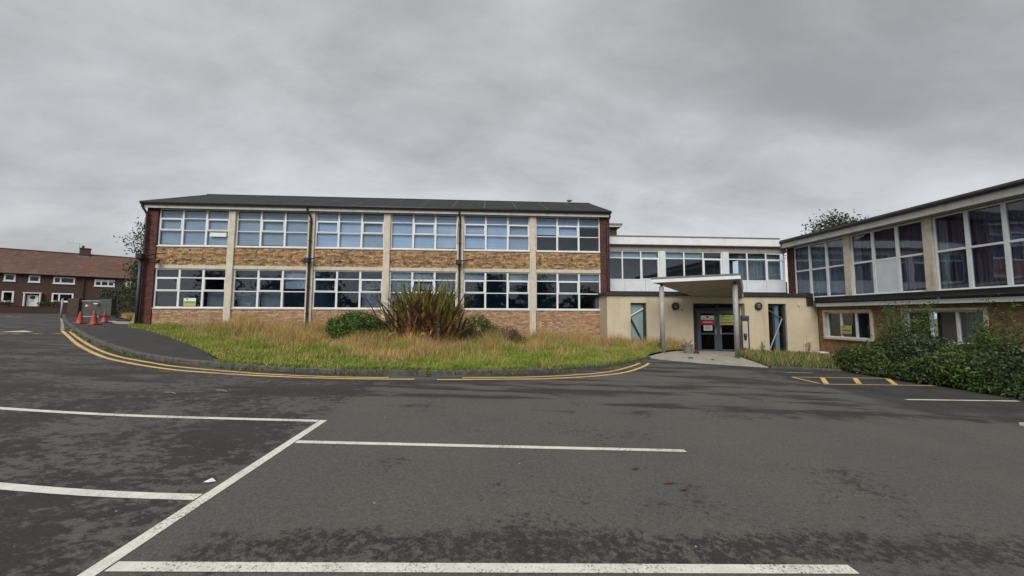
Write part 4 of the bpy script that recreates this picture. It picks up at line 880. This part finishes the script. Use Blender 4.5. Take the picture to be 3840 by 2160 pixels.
# ------------------------------------------------------------------ vegetation
def leaves(P, size, rng, flat=.0, droop=.0, aspect=.5, N=None):
    n = len(P); a = rng.normal(size=(n, 3)); a[:, 2] = a[:, 2]*(1-flat)-droop; a /= np.linalg.norm(a, axis=1)[:, None]
    b = rng.normal(size=(n, 3)); b -= (b*a).sum(1)[:, None]*a; b /= np.linalg.norm(b, axis=1)[:, None]
    s = size*rng.uniform(.6, 1.35, (n, 1))
    return np.stack([P-a*s*.5, P+b*s*aspect*.5, P+a*s*.5, P-b*s*aspect*.5], 1)
def blob_points(n, c, r, rng, shell=.55, lumps=9, lump=.28, floor=None):
    c = np.array(c, float); r = np.array(r, float)
    d = rng.normal(size=(n, 3)); d /= np.linalg.norm(d, axis=1)[:, None]
    L = rng.normal(size=(lumps, 3)); L /= np.linalg.norm(L, axis=1)[:, None]
    k = 1-lump*.6+lump*np.max(np.clip((d@L.T-.55)/.45, 0, 1), axis=1)+rng.normal(0, .05, n)
    rad = (shell+(1-shell)*rng.random(n)**.6)*k
    P = c+d*r*rad[:, None]
    if floor is not None: P[:, 2] = np.maximum(P[:, 2], floor+rng.random(n)*.15)
    return P
def shrub(name, label, x, y, rx, ry, h, n, size, material, seed, cat='shrub', group=None, twigs=10, aspect=.5, lump=.3, base=.08, shell=.45, low=.48):
    rng = np.random.default_rng(seed); z = RZ(x, y)+base; t = thing(name, (x, y, z), label, cat, group)
    P = blob_points(n, (x, y, z+h*low), (rx, ry, h*(1.03-low)), rng, shell, 12, lump, z+.02); size = size*rng.uniform(.6, 1.5, (len(P), 1))
    npmesh('foliage', leaves(P, size, rng, aspect=aspect), 4, material, t)
    mb = MB(); 
    for k in range(twigs):
        a = rng.random()*6.28; q = rng.uniform(.4, .9)
        mb.tube([(x, y, z-.05), (x+rx*.4*q*math.cos(a), y+ry*.4*q*math.sin(a), z+h*.45), (x+rx*.85*q*math.cos(a), y+ry*.85*q*math.sin(a), z+h*rng.uniform(.7, .98))], [.03, .018, .006], 5)
    ob('stems', mb, 'bark', t); return t
shrub('round_bush', 'rounded leafy green bush on the verge left of the spiky flax', -4.95, 14.3, 1.05, .9, 1.22, 9000, .085, 'leaf', 1, lump=.14)
shrub('green_bush', 'small loose green bush on the verge right of the spiky flax', -.45, 16.6, .85, .6, 1.25, 3800, .08, 'leaf', 2, lump=.45)
shrub('dead_bush', 'brown dead bush on the verge near the fifth pilaster', .80, 15.8, .80, .55, .88, 3600, .07, 'leaf_brown', 3, aspect=.22, twigs=26, lump=.4)
def sprig(name, label, x, y, h, n, material, seed, base=.1):
    rng = np.random.default_rng(seed); z = RZ(x, y)+base; t = thing(name, (x, y, z), label, 'plant'); mb = MB()
    for k in range(n):
        a = rng.random()*6.28; q = rng.uniform(.05, .22)*h; hh = h*rng.uniform(.6, 1)
        mb.tube([(x, y, z-.02), (x+q*.5*math.cos(a), y+q*.5*math.sin(a), z+hh*.6), (x+q*math.cos(a), y+q*math.sin(a), z+hh)], [.008, .006, .003], 4)
    ob('stems', mb, material, t)
    P = np.array([x, y, z])+rng.normal(size=(n*22, 3))*np.array([.1, .1, .2])*h+np.array([0, 0, h*.6]); npmesh('foliage', leaves(P, .05, rng), 4, material, t)
sprig('tall_weed', 'tall reddish weed by the wall under the second bay', -12.2, 19.2, .75, 8, 'leaf_brown', 5); sprig('tall_weed', 'dry tall weed left of the round green bush', -6.0, 15.2, .95, 5, 'leaf_brown', 6)
sprig('tall_weed', 'green weed at the foot of the first pilaster', -13.3, 19.3, .45, 8, 'weed', 7); sprig('tall_weed', 'flat topped brown weed in front of the right bulkhead lamp wall', 13.7, 17.9, .62, 7, 'leaf_brown', 8, .08)
sprig('tall_weed', 'straggly weed against the cream wall right of the open slit window', 16.1, 17.9, .75, 9, 'leaf_brown', 9, .08); sprig('tall_weed', 'green weed tuft growing at the foot of the right canopy post', 10.85, 15.6, .34, 16, 'weed', 12, .03)
sprig('tall_weed', 'green weed tuft growing at the foot of the left canopy post', 8.1, 17.25, .42, 16, 'weed', 13, .08); sprig('tall_weed', 'low weed tuft at the gap in the yellow line below the kerb', -1.4, 8.75, .14, 20, 'weed', 14, .0)

# New Zealand flax: sword leaves arching from the crown
def flax():
    rng = np.random.default_rng(21); x, y = -2.50, 14.75; z = RZ(x, y)+.1
    t = thing('flax_plant', (x, y, z), 'big spiky bronze green flax plant on the verge before the fourth bay', 'plant')
    def blades(n, L0, L1, tilt0, tilt1, droop, w, spread, zofs=0):
        V = []; S = 6
        for k in range(n):
            a = rng.random()*2*math.pi; L = rng.uniform(L0, L1); ti = rng.uniform(tilt0, tilt1); dr = rng.uniform(*droop)
            bx, by = x+rng.normal(0, spread), y+rng.normal(0, spread*.8); d = np.array([math.cos(a), math.sin(a), 0]); side = np.array([-d[1], d[0], 0])
            tw = rng.normal(0, .5); p = np.array([bx, by, z+zofs]); ang = ti; pts = []
            for s in range(S+1):
                u = s/S; ww = w*rng.uniform(.85, 1.15)*(math.sin(min(1, u*1.6+.25)*math.pi/2))*(1-u**3)+.003
                sd = side*math.cos(tw)+np.array([0, 0, 1])*math.sin(tw)*.6
                pts.append((p-sd*ww, p+sd*ww)); ang += dr/S*(.4+1.4*u); p = p+(d*math.sin(ang)+np.array([0, 0, 1])*math.cos(ang))*L/S
                if p[2] < z: p[2] = z+.01
            for s in range(S):
                V.append([pts[s][0], pts[s][1], pts[s+1][1], pts[s+1][0]])
        return np.array(V)
    def build(name, V, m):
        V = V.reshape(-1, 3); 
        npmesh(name, V, 4, m, t)
    build('green_blades', blades(430, 1.8, 2.9, .02, .62, (.0, .6), .055, .46), 'flax')
    build('bronze_blades', blades(340, 1.3, 2.4, .08, .85, (.1, .8), .052, .48), 'flax_dark')
    build('dead_blades', blades(430, 1.0, 2.4, .08, .95, (.1, 1.1), .050, .50), 'flax_dead')
flax()

# trees
def tree(label, x, y, h, r, n_tip, per, size, material, seed, trunk_h=.3, base=0., group=None, spread=.30, aspect=.5, name='tree', flat=1.0):
    rng = np.random.default_rng(seed); z = RZ(x, y)+base; t = thing(name, (x, y, z), label, 'tree', group); mb = MB()
    top = np.array([x+rng.normal(0, .15), y, z+h*.8]); lo = np.array([x, y, z])
    mb.tube([tuple(lo-[0, 0, .2]), tuple(lo+(top-lo)*.35+rng.normal(0, .08, 3)), tuple(lo+(top-lo)*.7+rng.normal(0, .1, 3)), tuple(top)], [h*.026, h*.02, h*.012, .02], 8)
    tips = []
    for k in range(n_tip):
        d = rng.normal(size=3); d /= np.linalg.norm(d); q = rng.random()**.4
        c = np.array([x, y, z+h*(trunk_h+(1-trunk_h)*.5)]); tip = c+d*np.array([r*flat, r, h*(1-trunk_h)*.5])*q*.88
        tips.append(tip); s = lo+(top-lo)*np.clip((tip[2]-z)/h*.75, .2, .95)
        mb.tube([tuple(s), tuple(s*.45+tip*.55+[0, 0, -.06*h*rng.random()]), tuple(tip)], [h*.008, h*.005, .008], 5, cap=False)
    ob('trunk', mb, 'bark', t)
    P = np.concatenate([tp+rng.normal(size=(per, 3))*np.array([1, 1, .7])*r*spread*rng.uniform(.5, 1.1) for tp in tips]); P[:, 2] = np.maximum(P[:, 2], z+.1)
    npmesh('crown', leaves(P, size, rng, droop=.2, aspect=aspect), 4, material, t); return t
tree('feathery green tree peeping out behind the left corner of the block', -24.35, 28.2, 8.2, 1.25, 34, 120, .16, 'leaf_tree', 31, .30, spread=.26)
tree('dense low green tree beneath the feathery one left of the block', -26.6, 31.2, 5.3, 1.5, 40, 190, .17, 'leaf_tree', 32, .2, spread=.3)
tree('green treetop showing above the roof of the right hand wing', 37.0, 37, 14.1, 3.0, 110, 260, .30, 'leaf_tree', 33, .3, spread=.26)
# hedges
def hedge(label, x0, x1, y, d, z1, n, size, seed, base=.1, T=None, z0=None, material='leaf_dark', name='hedge'):
    rng = np.random.default_rng(seed); P = rng.random((n, 3)); f = rng.integers(0, 3, n)
    P[:, 1] = np.where(f == 0, rng.random(n)*.15, P[:, 1]); P[:, 2] = np.where(f == 1, 1-rng.random(n)*.12, P[:, 2])
    zb = (RZ(x0, y)+base) if z0 is None else z0
    Q = np.stack([x0+P[:, 0]*(x1-x0), y+P[:, 1]*d, zb+P[:, 2]*(z1-zb)], 1)
    Q[:, 2] += .10*(z1-zb)*np.sin(Q[:, 0]*1.7+seed)*P[:, 2]+rng.normal(0, .05, n); Q += rng.normal(0, .07, Q.shape)
    if T is not None: Q = Q@np.array(T.to_3x3()).T+np.array(T.translation)
    t = thing(name, tuple(Q.mean(0)*[1, 1, 0]+[0, 0, zb]), label, 'hedge'); npmesh('foliage', leaves(Q, size, rng), 4, material, t)
    core = MB(T).box(x0+.15, x1-.15, y+.2, y+d-.1, zb, z1-.2*(z1-zb)); ob('woody_core', core, 'bark', t); return t
hedge('tall dark hedge behind the gate at the end of the pavement', -33.0, -22.0, 33.4, 2.0, 3.75, 13000, .16, 41)
hedge('clipped dark green hedge left of the white front door', -3, 1.6, -2.9, 1.2, 2.95, 1700, .14, 42, T=T_H, z0=1.7)
hedge('clipped dark green hedge right of the white front door', 3.55, 5.35, -2.9, 1.2, 2.85, 1200, .14, 43, T=T_H, z0=1.7)
# the tangle of shrubs in front of the wing
BR_ = [(14.0, 12.45, .9, 1.0, .95, 6000, 'leaf_bram', 'dark brambly shrub at the far left end of the right hand thicket'),
       (14.7, 11.6, 1.15, 1.2, 1.2, 8500, 'leaf_dark', 'dense dark shrub in the thicket under the first lower wing window'),
       (14.2, 10.4, 1.0, 1.1, 1.0, 8500, 'leaf_bram', 'low leafy shrub in the thicket left of the second lower wing window'),
       (15.2, 9.9, 1.1, 1.2, 1.25, 8000, 'leaf_bram', 'taller green shrub in the thicket under the second lower wing window'),
       (14.6, 8.9, 1.05, 1.15, 1.1, 9500, 'leaf_dark', 'dark leafy shrub in the thicket facing the short white bay line'),
       (15.5, 8.4, 1.1, 1.1, 1.38, 8500, 'leaf', 'bright green shrub in the thicket below the bare brick wall'),
       (14.85, 7.5, 1.1, 1.2, 1.38, 9500, 'leaf', 'bright green shrub at the right edge of the picture'),
       (15.0, 6.0, 1.2, 1.2, 1.3, 5000, 'leaf_bram', 'last leafy shrub of the thicket, mostly out of view on the right')]
for k, (x, y, rx, ry, h, n, m, lb) in enumerate(BR_): shrub('thicket_shrub', lb, x-.3, y, rx*1.08, ry*1.08, h, int(n*1.9), .085, m, 50+k, group='thicket before the hall wing', twigs=22, lump=.55, shell=.35, low=.30)
for k, (x, y, rx, h, lb) in enumerate(((13.35, 11.9, .7, .75, 'low bramble spilling on to the tarmac by the far end of the hatched bay'), (13.45, 10.7, .75, .8, 'low bramble spilling over the end of the hatched bay'), (13.6, 9.5, .8, .85, 'low bramble creeping on to the tarmac past the hatched bay'), (13.75, 8.4, .8, .9, 'low bramble creeping towards the short white bay line'), (14.0, 7.2, .85, .9, 'low bramble at the right picture edge below the bright shrub'), (14.1, 5.9, .9, .9, 'low bramble beyond the right picture edge'))):
    shrub('bramble', lb, x, y, rx, .85, h*.75, 4600, .08, ('leaf_bram', 'leaf_dark', 'leaf')[k % 3], 120+k, group='brambles along the tarmac edge', twigs=14, lump=.6, shell=.3, low=.2, base=.02)
def wands(label, x, y, h, n, seed, material='leaf_bram'):
    rng = np.random.default_rng(seed); z = RZ(x, y)+.08; t = thing('tall_shrub', (x, y, z), label, 'shrub'); mb = MB(); Ps = []
    for k in range(n):
        a = rng.random()*6.28; q = rng.uniform(.15, .75); hh = h*rng.uniform(.45, 1); p0 = np.array([x, y, z]); p2 = p0+[q*math.cos(a), q*math.sin(a), hh]; p1 = p0*.5+p2*.5+[0, 0, .1]
        mb.tube([tuple(p0), tuple(p1), tuple(p2)], [.018, .011, .004], 5)
        u = rng.random((170, 1))**.7; c = p0*(1-u)**2+2*p1*u*(1-u)+p2*u**2; Ps.append(c+rng.normal(size=(170, 3))*.10)
    ob('stems', mb, 'bark', t); npmesh('foliage', leaves(np.concatenate(Ps), .10, rng, aspect=.32), 4, material, t)
wands('loose shoots rising from the middle of the thicket', 14.6, 9.6, 1.95, 10, 74); wands('loose shoots standing up near the right picture edge', 15.0, 8.0, 2.1, 12, 75, 'leaf')
wands('tall straggly shrub rising between the two lower wing windows', 15.2, 12.6, 2.6, 20, 71); wands('tall thin shoots in front of the first lower wing window', 14.5, 12.2, 1.95, 24, 72); wands('tall shoots reaching the skirt roof before the second lower window', 15.9, 10.9, 2.75, 8, 73)

# grass: blades too many to count
def inpoly(P, poly):
    x, y = P[:, 0], P[:, 1]; c = np.zeros(len(P), bool); n = len(poly); j = n-1
    for i in range(n):
        xi, yi = poly[i]; xj, yj = poly[j]
        with np.errstate(divide='ignore', invalid='ignore'): k = ((yi > y) != (yj > y)) & (x < (xj-xi)*(y-yi)/(yj-yi+1e-12)+xi)
        c ^= k; j = i
    return c
kx = np.array([p.x for p in KERB]); ky = np.array([p.y for p in KERB])
def kerb_dist(P):
    o = np.zeros(len(P))
    for s in range(0, len(P), 20000):
        q = P[s:s+20000]; o[s:s+20000] = np.sqrt(((q[:, None, 0]-kx[None, ::3])**2+(q[:, None, 1]-ky[None, ::3])**2).min(1))
    return o
def patchy(P, s, seed):
    r = np.random.default_rng(seed); v = np.zeros(len(P))
    for k in range(7): a = r.random()*6.28; f = s*r.uniform(.5, 2.2); v += np.sin((P[:, 0]*math.cos(a)+P[:, 1]*math.sin(a))*f+r.random()*6.28)
    return v/2.6
def blades_mesh(name, label, P, H, W, lean, material, seed, off=.1, cat='grass'):
    r = np.random.default_rng(seed); n = len(P); a = r.random(n)*6.283; b = r.random(n)*6.283; z = RZn(P[:, 0], P[:, 1])+off
    B = np.stack([P[:, 0], P[:, 1], z], 1); w = np.stack([np.cos(a), np.sin(a), np.zeros(n)], 1)*W[:, None]*.5
    l = np.stack([np.cos(b), np.sin(b), np.zeros(n)], 1)*(H*lean*r.random(n))[:, None]; up = np.stack([np.zeros(n), np.zeros(n), H], 1)
    m1 = B+up*.55+l*.3; tip = B+up+l
    V = np.stack([B-w, B+w, m1+w*.75, m1-w*.75, tip], 1).reshape(-1, 3)
    i = np.arange(n)*5; F = np.concatenate([np.stack([i, i+1, i+2], 1), np.stack([i, i+2, i+3], 1), np.stack([i+3, i+2, i+4], 1)])
    return tag(npmesh(name, V, 3, material, kind='stuff', faces=F, origin=(0, 0, 0)), label, cat)
G = np.random.default_rng(77)
P = np.stack([G.uniform(-18, 11, 420000), G.uniform(8.6, 20, 420000)], 1); P = P[inpoly(P, VERGE)]; D = kerb_dist(P)
wall_d = 20-P[:, 1]; pt = patchy(P, .9, 3)
t_ = np.clip((D-1.9+pt*1.7)/4.0, .10, 1)*np.clip((P[:, 0]+15.5)/4, .05, 1)     # 0 green by the kerb, 1 straw by the wall
isdry = G.random(len(P)) < t_*.86
tall = np.clip((D-1.2+pt*.8)/3.2, 0, 1)
edge = np.clip((D-.1)/.5, .3, 1)
Pg = P[~isdry]; cl = np.clip(.75+.45*patchy(Pg, 3.5, 12), .4, 1.6); hg = (.12+.16*tall[~isdry])*cl*G.uniform(.5, 1.4, len(Pg))
blades_mesh('grass', 'short green grass of the verge in front of the classroom block', Pg, hg, G.uniform(.010, .024, len(Pg)), 1.0, 'grass', 1)
Pd = P[isdry]; cl = np.clip(.8+.45*patchy(Pd, 3.0, 13), .4, 1.6); hd_ = (.16+.36*tall[isdry])*cl*G.uniform(.45, 1.35, len(Pd))
blades_mesh('dry_grass', 'tall straw coloured dry grass of the verge against the brick wall', Pd, hd_, G.uniform(.008, .020, len(Pd)), .7, 'straw', 2)
P2 = np.stack([G.uniform(10, 17.4, 52000), G.uniform(4, 18.7, 52000)], 1); P2 = P2[inpoly(P2, RIGHT)]; k2 = G.random(len(P2)) < .92
blades_mesh('bed_grass', 'green grass and weeds in the bed right of the entrance', P2[k2], G.uniform(.08, .24, k2.sum()), np.full(k2.sum(), .024), .9, 'weed', 4, .07)
blades_mesh('bed_dry_grass', 'dry brown grass in the bed right of the entrance', P2[~k2], G.uniform(.1, .42, (~k2).sum()), np.full((~k2).sum(), .015), .6, 'straw', 5, .07)
ROUGH = [(-18.2, 26.5), (-22.0, 26.4), (-26.5, 29.2), (-31, 33.2), (-18.2, 33.2)]
sheet('rough_ground', ROUGH, .11, 'turf', kind='structure', step=2)
P3 = np.stack([G.uniform(-31, -18, 24000), G.uniform(26, 33.5, 24000)], 1); P3 = P3[inpoly(P3, ROUGH)]
blades_mesh('rough_grass', 'yellowed rough grass behind the rubble at the left of the block', P3, G.uniform(.12, .5, len(P3)), np.full(len(P3), .04), .6, 'straw', 6, .1)
ki = np.array([(p.x, p.y) for p in inner if -6.3 < p.x < 6.2]); P5 = ki[G.integers(0, len(ki), 9000)]+G.normal(0, .05, (9000, 2)); P5 = P5[patchy(P5, 2.2, 15) > -.45]
blades_mesh('verge_edge_grass', 'green grass hanging over the top of the kerb', P5, G.uniform(.04, .14, len(P5)), np.full(len(P5), .018), 1.5, 'grass', 8, .09)
# moss and weeds that have crept along the kerb
ke = np.array([(p.x, p.y) for p in KERB if -20 < p.x < 6]); P4 = ke[G.integers(0, len(ke), 5200)]+G.normal(0, .05, (5200, 2)); P4 = P4[patchy(P4, 1.7, 9) > .0]
blades_mesh('kerb_weeds', 'low green weeds creeping along the foot of the kerb', P4, G.uniform(.02, .09, len(P4)), np.full(len(P4), .02), 1.2, 'weed', 7, .0)

# ------------------------------------------------------------------ what stands behind the camera and shows in the window glass
for k in range(10):
    x = -52+k*10.2+rr.uniform(-1.5, 1.5); y = -36+rr.uniform(-3, 3)
    tree('dark bushy tree across the car park, mirrored in the window glass', x, y, rr.uniform(6, 11.5), rr.uniform(3.6, 4.8), 36, 60, .7, 'leaf_dark', 90+k, .05, group='trees mirrored in the windows', spread=.34)
hedge('long dark hedge across the car park below the mirrored trees', -58, 48, -41, 2, 4.6, 9000, .8, 97, z0=-2)
